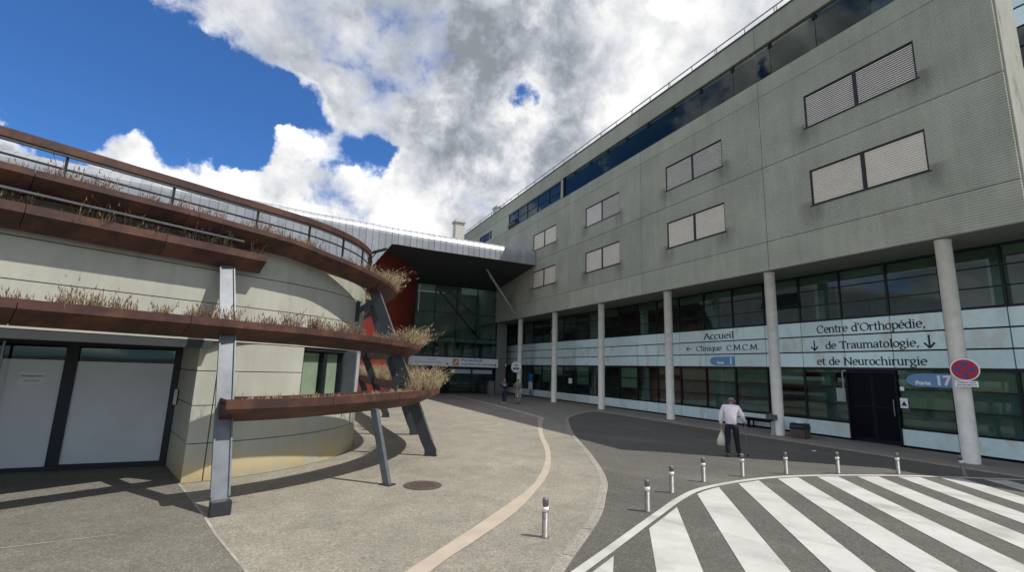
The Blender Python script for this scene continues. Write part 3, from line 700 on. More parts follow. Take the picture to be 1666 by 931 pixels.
# ================================================================== ENTRANCE HALL (far end)
hall = thing('entrance_hall', 'entrance hall with a rounded zinc roof, dark glazing and a red curved wall', 'building', (12,42,0))
front = [(-40,25.0),(-25,28.2),(-13.8,30.4),(-7.8,31.4),(0.2,32.85),(6.0,33.55),(8.8,33.85),(18.0,34.16)]
def interp(tab, x):
    for (a,b_) in zip(tab, tab[1:]):
        if x <= b_[0]: u = (x-a[0])/(b_[0]-a[0]); return a[1]+(b_[1]-a[1])*u
    return tab[-1][1]
low = [(-40,5.0),(0,5.0),(3.0,6.6),(6.0,10.95),(18.0,10.95)]
xs = []; xv = 17.93
while xv > -27: xs.append(xv); xv -= .46
for a,b_ in zip(xs[1:], xs):
    st = []
    for xx in (a+.006, b_-.006):
        y0 = interp(front, xx); zl = interp(low, xx); R_ = 0.72
        pts = [(xx,y0,zl),(xx,y0,12.34-R_)]
        for k in range(1,7):
            an = pi/2*k/6; pts.append((xx, y0+R_-R_*cos(an), 12.34-R_+R_*sin(an)))
        pts.append((xx,46,12.55))
        st.append(pts)
    mb = MB(); n = len(st[0])
    mb.add(st[0]+st[1], [(i, n+i, n+i+1, i+1) for i in range(n-1)])
    # upstand seam on the right edge of every sheet
    e0 = st[1]; prof = [(p[0]-.004,p[1],p[2]) for p in e0]
    outn = []
    for i,p in enumerate(e0):
        t_ = (Vector(e0[min(i+1,n-1)])-Vector(e0[max(i-1,0)])).normalized(); nn = Vector((0,-t_.z,t_.y)); outn.append(Vector(p)+nn*.032)
    mb.add([tuple(p) for p in e0]+[tuple(p) for p in outn]+[(p[0]+.012,p[1],p[2]) for p in e0]+[(p[0]+.012,p[1],p[2]) for p in outn],
           [(i,i+1,n+i+1,n+i) for i in range(n-1)]+[(2*n+i,3*n+i,3*n+i+1,2*n+i+1) for i in range(n-1)]+[(n+i,n+i+1,3*n+i+1,3*n+i) for i in range(n-1)])
    o = obj('roof_sheet', mb, M['zinc'], hall, recalc=False)
obj('roof_deck', MB().prism([(-27,29.0),(-13,32),(5.8,34.9),(17.9,35.5),(17.9,46),(-27,46)], 11.6, 12.2), M['core'], hall)
obj('verge', MB().add([(17.93,34.16,10.95),(17.93,34.16,11.62),(17.93,34.3,12.0),(17.93,34.9,12.34),(17.93,42,12.5),(17.93,42,10.3),
                        (17.965,34.16,10.95),(17.965,34.16,11.62),(17.965,34.3,12.0),(17.965,34.9,12.34),(17.965,42,12.5),(17.965,42,10.3)],
     [(5,4,3,2,1,0),(6,7,8,9,10,11),(0,1,7,6),(1,2,8,7),(2,3,9,8),(3,4,10,9)]), M['zinc'], hall)
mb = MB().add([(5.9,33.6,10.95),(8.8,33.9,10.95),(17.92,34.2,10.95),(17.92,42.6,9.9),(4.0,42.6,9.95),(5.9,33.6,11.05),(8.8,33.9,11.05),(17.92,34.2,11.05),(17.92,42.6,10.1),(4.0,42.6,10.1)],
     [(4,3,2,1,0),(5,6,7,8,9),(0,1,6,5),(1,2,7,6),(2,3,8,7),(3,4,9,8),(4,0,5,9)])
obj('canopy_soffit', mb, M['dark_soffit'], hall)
# red curved wall in courses
rc = [(-6,34.2),(0,34.3),(3.0,34.45),(4.6,34.9),(6.2,35.9),(7.8,37.4),(9.3,39.6),(10.25,42.3)]
rcs = catmull(rc, 5)
zrow = [0,1.9,3.8,5.7,7.6,9.3,10.95]
for z0,z1 in zip(zrow, zrow[1:]):
    mb = MB(); n = len(rcs)
    def sh(z,i): return -.055*(10.95-z)*min(1,max(0,(i-8)/12))
    ring = lambda z,dx: [(p[0]+sh(z,i)+dx, p[1]+dx*.5, z) for i,p in enumerate(rcs)]
    a0,a1 = ring(z0+.012,0), ring(z1-.012,0); b0,b1 = ring(z0+.012,-.25), ring(z1-.012,-.25)
    b0 = [(p[0],p[1]+.25,p[2]) for p in b0]; b1 = [(p[0],p[1]+.25,p[2]) for p in b1]
    mb.add(a0+a1, [(i,i+1,n+i+1,n+i) for i in range(n-1)]); mb.add(b0+b1, [(i,n+i,n+i+1,i+1) for i in range(n-1)])
    mb.add(a1+b1, [(i,i+1,n+i+1,n+i) for i in range(n-1)]); mb.add([a0[-1],a1[-1],b1[-1],b0[-1]],[(0,1,2,3)])
    obj('red_wall', mb, M['red'], hall, recalc=True)
# dark curtain wall
HY = 42.3
hx = [10.05,11.9,14.0,16.05,18.2]; hz = [3.35,5.1,7.35,9.9]
for a,b_ in zip(hx,hx[1:]):
    for c,d in zip(hz,hz[1:]): obj('glass_pane', MB().box(a+.03,b_-.03,HY+.03,HY+.05,c+.03,d-.03), M['glass_green'], hall)
for a in hx: obj('mullion', MB().box(a-.035,a+.035,HY,HY+.14,2.4,9.93), M['frame'], hall)
for c in hz: obj('transom', MB().box(10.05,18.2,HY+.005,HY+.135,c-.03,c+.03), M['frame'], hall)
obj('pier', MB().box(18.21,19.25,HY-.02,HY+.4,0,6.758), M['soffit'], hall)
obj('brace', MB().beam((12.3,43.1,9.6),(16.6,43.1,5.2),.16,.16), M['frame'], hall)
obj('edge_trim', MB().box(10.25,10.33,HY-.16,HY-.06,7.3,9.75), M['sign_white'], hall)
for (x,z,w_,h_) in ((12.55,7.5,.7,1.4),(15.1,8.3,.7,1.2),(10.9,7.3,.25,1.3)): obj('window_reflection', MB().box(x,x+w_,44.2,44.25,z-.6,z-.6+h_), M['interior'], hall)  # pale plates added behind the glass as its window reflections
obj('hall_interior', MB().box(4,18.2,47.0,47.2,0,10).box(4,18.2,42.5,47,4.7,4.9).box(4,4.2,42.5,47,0,10).box(18.25,18.4,42.9,47,0,10), M['interior'], hall)
obj('hall_floor', MB().box(4,18.2,42.32,47,-.1,.01), M['interior_floor'], hall)
# sliding doors under the sign
obj('opening_shade', MB().box(9.3,13.3,HY+.2,HY+.3,0,2.42), M['black'], hall)  # black sheet standing in for the shade of the opening
for a,b_ in ((13.3,13.62),(17.95,18.2)): obj('door_jamb', MB().box(a,b_,HY-.02,HY+.22,0,2.42), M['black'], hall)
for a,b_ in ((13.65,15.78),(15.80,17.93)):
    d_ = obj('sliding_door', MB().box(a,a+.06,HY+.04,HY+.09,.01,2.4).box(b_-.06,b_,HY+.04,HY+.09,.01,2.4).box(a+.06,b_-.06,HY+.04,HY+.09,.01,.12).box(a+.06,b_-.06,HY+.04,HY+.09,2.22,2.4).box(a+.06,b_-.06,HY+.04,HY+.09,.78,.84).box(a+.06,b_-.06,HY+.04,HY+.09,1.4,1.45), M['frame'], hall)
    sub(d_, 'pane', MB().box(a+.06,b_-.06,HY+.06,HY+.07,.12,2.22), M['glass_green'])
    sub(d_, 'transom_sign', MB().box(a+.05,b_-.12,HY-.03,HY+.03,1.83,2.20), M['sign_pale'])
for (a,b_) in (((14.43,36.55,10.8),(17.98,37.94,7.28)),((15.0,36.95,10.25),(17.98,38.15,7.36))):
    obj('stay_rod', MB().tube([a,b_],.07,8), M['tube_grey'], hall)
ch = obj('chimney', MB().box(18.6,19.8,58.5,59.7,12.4,21.6), M['chimney'], hall); sub(ch,'chimney_cap',MB().box(18.45,19.95,58.35,59.85,21.6,21.95), M['chimney'])
obj('rear_roof', MB().box(-20,40,53.2,75,0,12.4), M['core'], hall)

# ================================================================== ROUND PAVILION (left)
PC = Vector((-2.6,15.35)); RW = 4.6; TH = radians(-61)
nrm = Vector((cos(TH), sin(TH))); tng = Vector((-sin(TH), cos(TH)))
def at(s, r):
    """s = ('a', degrees) on the drum or ('t', metres) along the straight front"""
    if s[0] == 'a': return PC + Vector((cos(radians(s[1])), sin(radians(s[1]))))*r
    if s[0] == 's': return PC + Vector((r, s[1]))      # straight flank behind the drum
    return PC + nrm*r + tng*s[1]
def arcs(a0, a1, step=3.0):
    n = max(1, int(round(abs(a1-a0)/step))); return [('a', a0+(a1-a0)*k/n) for k in range(n+1)]
def sweep(stations, prof, dz=None, dr=None):
    secs = []
    for i,s in enumerate(stations):
        d = dz(s) if dz else 0; e = dr(s) if dr else 0
        secs.append([(*at(s,r+e), z+d) for r,z in prof])
    return MB().sweep(secs)
pav = thing('round_pavilion', 'low round pale concrete pavilion with a drum end and glazed doors', 'building', (-2.6,15.35,0))
def wall(stations, z0, z1, name='wall_panel', r0=RW-.18, r1=RW, mat='pale'):
    o = obj(name, sweep(stations, [(r0,z0+.008),(r1,z0+.008),(r1,z1-.008),(r0,z1-.008)]), M[mat], pav); return o
lowrow = [(0.0,.70),(.70,1.40),(1.40,2.05),(2.05,2.62)]
for k,(z0,z1) in enumerate(lowrow):
    wall(arcs(-76.5,-72.4), z0, z1)
    if k < 2:
        for a0,a1 in ((-72.15,-12),(-11.85,40),(40.15,100)): wall(arcs(a0,a1), z0, z1)
    else:
        wall(arcs(-72.15,-50.3), z0, z1)
        for a0,a1 in ((-11.85,40),(40.15,100)): wall(arcs(a0,a1), z0, z1)
wall(arcs(-76.3,100), .02, 4.6, 'wall_core', RW-.30, RW-.20, 'core')
for z0,z1 in ((2.62,3.35),(3.35,4.0),(4.0,4.62)):
    wall([('t',-15.0),('t',-10.0)], z0, z1); wall([('t',-9.98),('t',-5.2)], z0, z1); wall([('t',-5.18),('t',0)]+arcs(-61,-12), z0, z1); wall(arcs(-11.85,45), z0, z1); wall(arcs(45.15,100), z0, z1)
# window in the drum
wn_ = obj('window', sweep(arcs(-50.2,-30.4), [(RW-.19,2.54),(RW-.02,2.54),(RW-.02,2.61),(RW-.19,2.61)]), M['frame'], pav)
for a in (-50.0,-41.0,-40.2,-30.8): sub(wn_, 'frame', sweep([('a',a-.45),('a',a+.45)], [(RW-.18,1.41),(RW-.05,1.41),(RW-.05,2.54),(RW-.18,2.54)]), M['frame'])
for a0,a1 in ((-49.5,-41.5),(-39.7,-31.3)): sub(wn_, 'pane', sweep(arcs(a0,a1), [(RW-.13,1.41),(RW-.11,1.41),(RW-.11,2.54),(RW-.13,2.54)]), M['glass_window'])
for a0,a1 in ((-49.3,-42.0),(-39.5,-31.6)): sub(wn_, 'curtain', sweep(arcs(a0,a1), [(RW-.19,1.41),(RW-.17,1.41),(RW-.17,2.5),(RW-.19,2.5)]), M['curtain'])
obj('window_fin', sweep([('a',-30.3),('a',-29.4)], [(RW-.15,1.41),(RW+.28,1.41),(RW+.28,2.60),(RW-.15,2.60)]), M['grey_steel'], pav)
obj('cheek_panel', sweep(arcs(-29.3,-12.1), [(RW-.15,1.41),(RW+.02,1.41),(RW+.02,2.60),(RW-.15,2.60)]), M['frost'], pav)
# roof
outl = [tuple(at(('t',-15.0),RW-.2)), tuple(at(('t',0),RW-.2))]+[tuple(at(s,RW-.2)) for s in arcs(-58,100,5)]
bk = [(-8,22),(-22,22),(-24,8)]
obj('roof', MB().prism(outl+[(-9,21)]+[(-22,21)], 4.25, 4.5), M['core'], pav)
obj('recess_ceiling', MB().prism([tuple(at(('t',-15.0),RW-.2)), tuple(at(('t',-1.2),RW-.2)), (-1.75,11.3),(-2.2,12.9),(-22,12.9)], 2.54, 2.66), M['soffit'], pav)
obj('coping', sweep([('t',-15.0),('t',0)]+arcs(-58,60), [(RW-.12,4.63),(RW+.06,4.63),(RW+.06,4.70),(RW-.12,4.70)]), M['band_white'], pav)
obj('gutter_pipe', MB().tube([(*at(s,5.0),4.60) for s in (('t',-9),('t',-4.1),('t',-.95))], .02, 8), M['tube_grey'], pav)
obj('gutter_pipe', MB().tube([(*at(s,4.72),4.66) for s in arcs(-64,-4,3)], .022, 8), M['column'], pav)
obj('lintel', sweep([('t',-15.0),('t',-1.1)], [(RW-.3,2.48),(RW+.03,2.48),(RW+.03,2.615),(RW-.3,2.615)]), M['lintel'], pav)
# splayed reveal between the drum corner and the doors
A_, B_ = Vector((-1.545,10.99)), Vector((-2.13,12.84)); dd = (B_-A_); nn = Vector((-dd.y, dd.x)).normalized()*.15
for z0,z1 in ((0.005,.72),(.72,1.41),(1.41,2.05),(2.05,2.54)):
    q = [tuple(A_),tuple(B_),tuple(B_-nn),tuple(A_-nn)]
    obj('reveal_panel', MB().prism(q, z0+.008, z1-.008), M['pale'], pav)
obj('reveal_core', MB().prism([tuple(A_-nn*.3),tuple(B_-nn*.3),tuple(B_-nn*.8),tuple(A_-nn*.8)], 0, 2.54), M['core'], pav)
# glazed doors with frosted film
DY = 12.82
dw = obj('door', MB().box(-4.10,-3.90,DY-.06,DY+.06,.0,2.54).box(-2.24,-2.12,DY-.06,DY+.06,0,2.54).box(-6.9,-4.1,DY-.05,DY+.05,0,.08).box(-3.9,-2.24,DY-.05,DY+.05,0,.11).box(-6.9,-4.1,DY-.05,DY+.05,2.46,2.54).box(-3.9,-2.24,DY-.05,DY+.05,2.46,2.54).box(-7.05,-6.9,DY-.06,DY+.06,0,2.54), M['frame'], pav)
sub(dw, 'frosted_pane', MB().box(-6.9,-4.1,DY-.01,DY+.01,.08,2.16), M['frost']); sub(dw, 'frosted_pane', MB().box(-3.9,-2.24,DY-.01,DY+.01,.11,2.15), M['frost'])
sub(dw, 'pane', MB().box(-6.9,-4.1,DY-.005,DY+.005,2.165,2.46), M['glass_green']); sub(dw, 'pane', MB().box(-3.9,-2.24,DY-.005,DY+.005,2.155,2.46), M['glass_green'])
sub(dw, 'handle', MB().beam((-5.02,DY-.16,.75),(-5.02,DY-.16,2.5),.035,.035), M['steel'])
obj('side_wall', MB().box(-22,-7.05,DY-.05,DY+.15,0,2.54), M['pale'], pav)
obj('door_backing', MB().box(-7,-2,14.2,14.3,0,2.54), M['core'], pav)
obj('rear_block', MB().box(-22,-9,21,21.3,0,4.4), M['core'], pav)
obj('intercom', MB().box(-2.10,-2.04,12.45,12.58,1.30,1.62), M['steel'], pav)

# ================================================================== CORTEN PLANTERS, STRUTS, RAILING
AX = -61.0
def zlin(tab):
    def f(s):
        a = AX + s[1]*9 if s[0] == 't' else (s[1] if s[0] == 'a' else 2+s[1]*3)
        return interp(tab, a)
    return f
def planter(stations, ro, ri, ztop, strip_, rb_, zb, label, dz=None, dr=None, lip=.02):
    a = at(stations[len(stations)//2], ro)
    t_ = thing('planter_trough', label, 'planter', (a.x, a.y, ztop-.4), 'rust-brown planters around the pavilion')
    # front plate, sloping underside, back plate: thin steel
    # steel sheets about two metres long with open joints between them
    runs = []; cur = [stations[0]]
    for a_, b_ in zip(stations, stations[1:]):
        L = (at(b_,ro)-at(a_,ro)).length
        if a_[0] == b_[0] and L > 2.6:
            n_ = int(round(L/2.1)); cuts = [(a_[0], a_[1]+(b_[1]-a_[1])*q/n_) for q in range(1,n_+1)]
        else: cuts = [b_]
        for c_ in cuts:
            cur.append(c_)
            if sum((at(q,ro)-at(p,ro)).length for p,q in zip(cur,cur[1:])) > 1.7: runs.append(cur); cur = [c_]
    if len(cur) > 1: runs.append(cur)
    for rn in runs:
        def nudge(s0, s1):
            d_ = (at(s1,ro)-at(s0,ro)).length or 1; k_ = .005/d_
            return (s0[0], s0[1]+(s1[1]-s0[1])*k_) if s0[0] == s1[0] else s0
        q = list(rn); q[0] = nudge(rn[0], rn[1]); q[-1] = nudge(rn[-1], rn[-2])
        obj('front_plate', sweep(q, [(ro-lip,ztop-strip_),(ro,ztop-strip_),(ro,ztop),(ro-lip,ztop)], dz, dr), M['corten'], t_)
        obj('sloping_base', sweep(q, [(ro-.002,ztop-strip_-.003),(ro-lip-.01,ztop-strip_-.003),(rb_,zb+.02),(ri,ztop-strip_*1.6+.02),(ri,ztop-strip_*1.6),(rb_,zb)], dz, dr), M['corten'], t_)
    obj('back_plate', sweep(stations, [(ri,ztop-strip_*1.5),(ri+lip,ztop-strip_*1.5),(ri+lip,ztop),(ri,ztop)], dz, dr), M['corten'], t_)
    obj('soil', sweep(stations, [(ri+lip+.002,ztop-.10),(ro-lip-.002,ztop-.10),(ro-lip-.002,ztop-.05),(ri+lip+.002,ztop-.05)], dz, dr), M['soil'], t_)
    for e in (0,-1):
        s0 = stations[e]
        s1 = (s0[0], s0[1] + (.18 if s0[0]=='a' else .02)*(1 if e == 0 else -1))
        obj('end_plate', sweep([s0, s1], [(ri,ztop-strip_*1.5),(rb_,zb+.005),(ro-.006,ztop-strip_),(ro-.006,ztop-.004),(ri,ztop-.004)], dz, dr), M['corten'], t_)
    return t_
FL = [('s',k*2.0) for k in range(1,9)]
ST = [('t',-15.0),('t',-8),('t',-4),('t',-2),('t',0)]
p4s = ST+arcs(-61,0,3)[1:]+FL; p4z = zlin([(-200,.41),(-90,.41),(-68,.42),(-54,.28),(-38,.14),(-20,.02),(90,0)]); p4r = zlin([(-200,-.38),(-50,-.38),(-25,-.13),(-8,0),(90,0)])
planter(p4s, 5.53, 5.10, 4.51, .10, 5.2, 4.16, 'topmost curved rusty planter below the roof railing', p4z, p4r)
p2s = ST+arcs(-61,0,3)[1:]+FL; p2z = zlin([(-200,.09),(-63,.08),(-44,.02),(-20,-.03),(90,-.03)]); p2r = zlin([(-200,-.37),(-60,-.36),(-40,-.12),(-22,0),(90,0)])
planter(p2s, 6.30, 5.82, 2.88, .13, 5.95, 2.54, 'middle curved rusty planter running over the glazed doors', p2z, p2r)
p1s = arcs(-74.6,0,2.5)+FL; p1z = zlin([(-90,-.03),(-66,-.02),(-45,.03),(60,.06)]); p1r = zlin([(-90,-.10),(-60,-.08),(-30,0),(90,0)])
planter(p1s, 6.93, 6.22, 1.68, .15, 6.45, 1.29, 'lowest rusty planter, held up on the leaning dark struts', p1z, p1r)
p3s = [('t',-15.0),('t',-8),('t',-4),('t',-0.45)]
planter(p3s, 4.98, 4.68, 4.43, .14, 4.74, 4.06, 'short straight rusty planter that stops at the grey post')

def radial_post(name, st_, pts, depth, width, mat, label, cat, group, foot=None, extra=None):
    if not isinstance(st_, tuple): st_ = ('a', st_)
    base = at(st_, pts[0][0])
    e = thing(name, label, cat, (base.x, base.y, 0), group)
    q_ = at(st_,1)-at(st_,0); rad = Vector((q_.x,q_.y,0)); tg = Vector((-rad.y, rad.x, 0))
    mb = MB(); secs = []
    for r,z in pts:
        c = Vector((*at(st_, r), z)); secs.append([tuple(c+rad*(sx*depth/2)+tg*(sy*width/2)) for sx,sy in ((-1,-1),(1,-1),(1,1),(-1,1))])
    mb.sweep(secs); obj('shaft', mb, mat, e)
    if foot:
        r,z = pts[0]; c = Vector((*at(st_, r), 0)); mb = MB()
        q = [tuple((c+rad*(sx*foot[0]/2)+tg*(sy*foot[1]/2))[:2]) for sx,sy in ((-1,-1),(1,-1),(1,1),(-1,1))]
        obj('base_plate', MB().prism(q, 0.0, foot[2]), foot[3], e)
    return e
pst = radial_post('support_post', -74, [(7.02,0),(6.93,.12),(5.82,2.7),(4.86,4.1)], .09, .235, M['grey_steel'], 'broad flat grey leaning post at the left, under the short planter', 'post', None, (.18,.265,.20,M['dark_steel']))
# raised edge flanges of the post
rad = Vector((cos(radians(-74)), sin(radians(-74)), 0)); tg = Vector((-rad.y, rad.x, 0))
for sy in (-1,1):
    secs = []
    for r,z in ((6.87,.24),(5.82,2.7),(4.90,4.05)):
        c = Vector((*at(('a',-74),r),z))+tg*(sy*.118)+rad*.05; secs.append([tuple(c+tg*(u*.012)+rad*(v*.035)) for u,v in ((-1,-1),(1,-1),(1,1),(-1,1))])
    obj('flange', MB().sweep(secs), M['grey_steel'], pst)
radial_post('support_strut', -50.7, [(7.27,0),(6.80,1.40)], .15, .085, M['grey_steel'], 'slim grey strut nearest the manhole cover, under the lowest planter', 'strut', 'struts carrying the planters', (.26,.20,.02,M['dark_steel']))
labs = ['thick dark strut in front, right of the slim grey one', 'second thick dark strut, just behind the front one', 'third dark strut, along the flank behind the drum', 'fourth dark strut, along the flank behind the drum', 'farthest dark strut, half hidden by the drum wall']
for k,st_ in enumerate((('a',-24.5),('a',9.5),('s',6.9),('s',11.4),('s',15.6))):
    e = radial_post('support_strut', st_, [(6.85+.02*k,0.02),(6.84+.02*k,.16),(6.74+.02*k,.34),(4.98,4.42)], .30, .10, M['dark_steel'], labs[k], 'strut', 'struts carrying the planters', (.34,.2,.02,M['dark_steel']))
    q_ = at(st_,1)-at(st_,0); rad = Vector((q_.x,q_.y,0)); tg = Vector((-rad.y, rad.x, 0))
    secs = []
    for r,z in ((6.74+.02*k,.36),(4.98,4.40)):
        c = Vector((*at(st_, r+.155), z)); secs.append([tuple(c+rad*(sx*.012)+tg*(q*.05)) for sx,q in ((-1,-1),(1,-1),(1,1),(-1,1))])
    obj('flange', MB().sweep(secs), M['steel'] if k == 0 else M['dark_steel'], e)  # front strut's flange in paler steel, its highlight put into the colour
    if k < 2:
        c0 = Vector((*at(st_,4.66),3.72)); c1 = Vector((*at(st_,5.15),4.05)); c2 = Vector((*at(st_,4.64),3.5))
        obj('wall_bracket', MB().beam(c0, c1, .09, .14), M['dark_steel'], e)
        obj('bracket_plate', MB().beam((c2.x,c2.y,3.42),(c2.x,c2.y,3.98),.14,.06,rad), M['dark_steel'], e)
# railing on the roof edge
rl = thing('roof_railing', 'rust-brown handrail with thin dark posts along the pavilion roof', 'railing', (*at(('t',0),RW+.05),4.7))
R0 = RW+.05
rs_ = [('t',-15.0),('t',-6),('t',0)]+arcs(-61,-14,2.5)[1:]
obj('handrail', sweep(rs_, [(R0-.06,5.43),(R0+.07,5.43),(R0+.07,5.565),(R0-.06,5.565)]), M['corten'], rl)
obj('rail_light', sweep(rs_, [(R0-.04,5.395),(R0+.03,5.395),(R0+.03,5.425),(R0-.04,5.425)]), M['steel'], rl)
e_ = at(('a',-14),R0); e2 = at(('a',-9),R0)
obj('rail_end', MB().tube([(e_.x,e_.y,5.46),(e2.x,e2.y,5.40),(*at(('a',-6),R0),5.22),(*at(('a',-5),R0),4.72)], .07, 6), M['corten'], rl)
obj('mid_rail', sweep(rs_, [(R0-.012,5.17),(R0+.012,5.17),(R0+.012,5.20),(R0-.012,5.20)]), M['frame'], rl)
for s in (('t',-6.7),('t',-5.15),('t',-3.64),('t',-2.15),('t',-.61),('a',-53.6),('a',-39.5),('a',-25.5),('a',-15)):
    obj('rail_post', sweep([s,(s[0],s[1]+(.45 if s[0]=='a' else .035))], [(R0-.02,4.68),(R0+.02,4.68),(R0+.02,5.42),(R0-.02,5.42)]), M['frame'], rl)
fl = thing('floodlight', 'small dark floodlight sticking out from the end of the roof railing', 'floodlight', (*at(('a',-12),R0),5.4))
c = at(('a',-13),R0+.05)
obj('bracket', MB().beam((c.x,c.y,5.42),(c.x+.16,c.y+.02,5.66),.03,.03), M['black'], fl)
obj('lamp_head', MB().beam((c.x+.02,c.y,5.60),(c.x+.40,c.y+.05,5.76),.26,.06), M['black'], fl)

# ------------------------------------------------------------------ dry grass in the planters
def grass(name, label, stations, ro, ri, ztop, dens, h0, h1, lean, mat, seed, dz=None, dr=None, wid=.0045):
    rg = random.Random(seed); vs = []; fs = []; tint = []
    for a,b_ in zip(stations, stations[1:]):
        L = (at(b_,ro)-at(a,ro)).length
        nt = int(L*dens)
        for _ in range(nt):
            u = rg.random(); s = (a[0] if a[0]==b_[0] else b_[0], (a[1]+(b_[1]-a[1])*u) if a[0]==b_[0] else b_[1])
            r = rg.uniform(ri+.04, ro-.03)+(dr(s) if dr else 0); c = at(s, r); d_ = dz(s) if dz else 0
            oc = (at(s, r+1)-c)
            q = s[1]*(3.1 if s[0]=='t' else (.18 if s[0]=='a' else 2.0))
            clump = .50+.38*sin(q*1.3+seed)+.28*sin(q*3.7+seed*2)+.30*(rg.random()-.5)
            if clump < .12+.25*rg.random(): continue
            tt = rg.random()
            for _b in range(rg.randint(3,6)):
                h = rg.uniform(h0,h1)*(.35+.85*clump)*rg.choice((.55,.8,1,1,1.25)); an = rg.uniform(0,2*pi)
                ln = rg.random()*lean*h*1.4; dx = cos(an)*ln+oc.x*lean*h*.35*(r-ri)/(ro-ri); dy = sin(an)*ln+oc.y*lean*h*.35*(r-ri)/(ro-ri)
                bx, by = c.x+rg.gauss(0,.02), c.y+rg.gauss(0,.02); z0 = ztop+d_-.06
                wa = rg.uniform(0,pi); wx, wy = cos(wa)*wid, sin(wa)*wid
                o = len(vs)
                vs += [(bx-wx,by-wy,z0),(bx+wx,by+wy,z0),(bx+dx*.35-wx*.8,by+dy*.35-wy*.8,z0+h*.6),(bx+dx*.35+wx*.8,by+dy*.35+wy*.8,z0+h*.6),
                       (bx+dx-wx*.5,by+dy-wy*.5,z0+h*(1-.25*lean)),(bx+dx+wx*.5,by+dy+wy*.5,z0+h*(1-.25*lean))]
                fs += [(o,o+1,o+3,o+2),(o+2,o+3,o+5,o+4)]
                tb = min(1,max(0,tt+rg.gauss(0,.2))); tint += [tb*.5,tb*.5,tb*.8,tb*.8,tb,tb]
                if rg.random() < .5:      # seed head
                    hx_, hy_, hz_ = bx+dx, by+dy, z0+h*(1-.25*lean)
                    o = len(vs); q = wid*2.0
                    vs += [(hx_-q,hy_,hz_-.02),(hx_+q,hy_,hz_-.02),(hx_+dx*.1,hy_+dy*.1,hz_+.05),(hx_,hy_-q,hz_-.02),(hx_,hy_+q,hz_-.02)]
                    fs += [(o,o+1,o+2),(o+3,o+4,o+2)]; tint += [tb]*5
    me = bpy.data.meshes.new(name); me.from_pydata(vs, [], fs); me.materials.append(mat)
    at_ = me.attributes.new('tint','FLOAT','POINT'); at_.data.foreach_set('value', tint)
    o = bpy.data.objects.new(name, me); col.objects.link(o)
    return tag(o, label, 'grass', None, 'stuff')
def cut(lst, f): return [s for s in lst if f(s)]
fine = lambda s, a0, a1: arcs(a0, a1, 2)
LFT = [('t',-9),('t',-6),('t',-3),('t',0)]
grass('dry_plants', 'dark dry stems growing in the topmost rusty planter', LFT+arcs(-61,-28,3)[1:], 5.53,5.10,4.51, 60,.08,.30,.6,M['stem'],3,p4z,p4r)
grass('dry_grass', 'straw grass bursting from the right end of the topmost planter', arcs(-28,0,3)+FL, 5.53,5.10,4.51, 170,.20,.55,.8,M['straw'],5,p4z,p4r)
grass('dry_plants', 'reddish dry stems along the middle planter over the doors', LFT+arcs(-61,-26,3)[1:], 6.30,5.82,2.88, 105,.07,.30,.45,M['stem'],8,p2z,p2r)
grass('dry_grass', 'thick straw grass at the right end of the middle planter', arcs(-30,0,3)+FL, 6.30,5.82,2.85, 200,.22,.62,.8,M['straw'],11,p2z,p2r)
grass('dry_plants', 'tall twiggy dark stems in the short straight planter', [('t',-9),('t',-6),('t',-3),('t',-.5)], 4.98,4.68,4.43, 75,.12,.42,.6,M['stem'],14)
grass('dry_plants', 'sparse low dry stalks in the left half of the lowest planter', arcs(-74,-34,3), 6.93,6.22,1.68, 16,.03,.10,.5,M['straw'],17,p1z,p1r)
grass('dry_grass', 'golden straw grass at the right tip of the lowest planter', arcs(-34,0,3)+FL, 6.93,6.22,1.68, 190,.22,.62,.7,M['straw'],19,p1z,p1r)

# ================================================================== STREET FURNITURE
def bollard(loc, label):
    b_ = lthing('bollard', label, 'bollard', loc, 0, 'short steel bollards')
    def part(name, mb, mat):
        o = link(name, mb.mesh(name, mat, True), None); o.parent = b_; return o
    part('post', MB().lathe([(.062,0),(.062,.012),(.044,.014),(.044,.335)],18), M['bollard'])
    part('reflective_band', MB().lathe([(.0465,.335),(.0465,.40)],18), M['band_white'])
    part('neck', MB().lathe([(.038,.40),(.038,.425),(.044,.43),(.044,.485),(.040,.505),(.022,.515)],18), M['bollard'])
    for o in b_.children:
        for p in o.data.polygons: p.use_smooth = abs(p.normal.z) < .9
    return b_
bl_ = [(3.47,6.13,0,'lone bollard on the tan paving left of the kerb'),(5.79,6.73,-.03,'bollard nearest the white curved line, leftmost on the asphalt'),(7.15,7.59,-.03,'second asphalt bollard from the left'),
       (8.57,8.12,-.03,'third asphalt bollard from the left, left of the man'),(9.95,8.25,-.03,'bollard right below the man with the white bag'),(11.32,8.13,-.03,'bollard in line with the bin beside the column'),
       (12.78,7.78,-.03,'bollard left of the dark door 17'),(14.36,7.25,-.03,'bollard in front of the dark door 17'),(15.86,6.52,-.03,'bent leaning bollard near the rightmost column')]
b0 = None
for (x,y,z,l) in bl_:
    if b0 is None: b_ = b0 = bollard((x,y,z), l)
    else:
        b_ = copy_tree(b0); b_.location = (x,y,z); b_['label'] = l
b_.rotation_euler = (radians(-3), radians(-10), 0)
mh = thing('manhole_cover', 'round rusty manhole cover set in the tan paving', 'manhole cover', (2.63,9.47,0))
obj('ring', MB().lathe([(.37,0.001),(.37,.011),(.32,.011),(.32,.001)],32,2.63,9.47), M['cast_iron'], mh)
obj('lid', MB().lathe([(.315,0.001),(.315,.013),(.30,.014)],32,2.63,9.47), M['cast_iron'], mh)
mb = MB()
for i in range(-6,7):
    for j in range(-6,7):
        x,y = i*.045,j*.045
        if x*x+y*y < .27**2: mb.box(2.63+x-.013,2.63+x+.013,9.47+y-.013,9.47+y+.013,.0142,.0185)
tag(obj('stud', mb, M['cast_iron'], mh), kind='stuff')
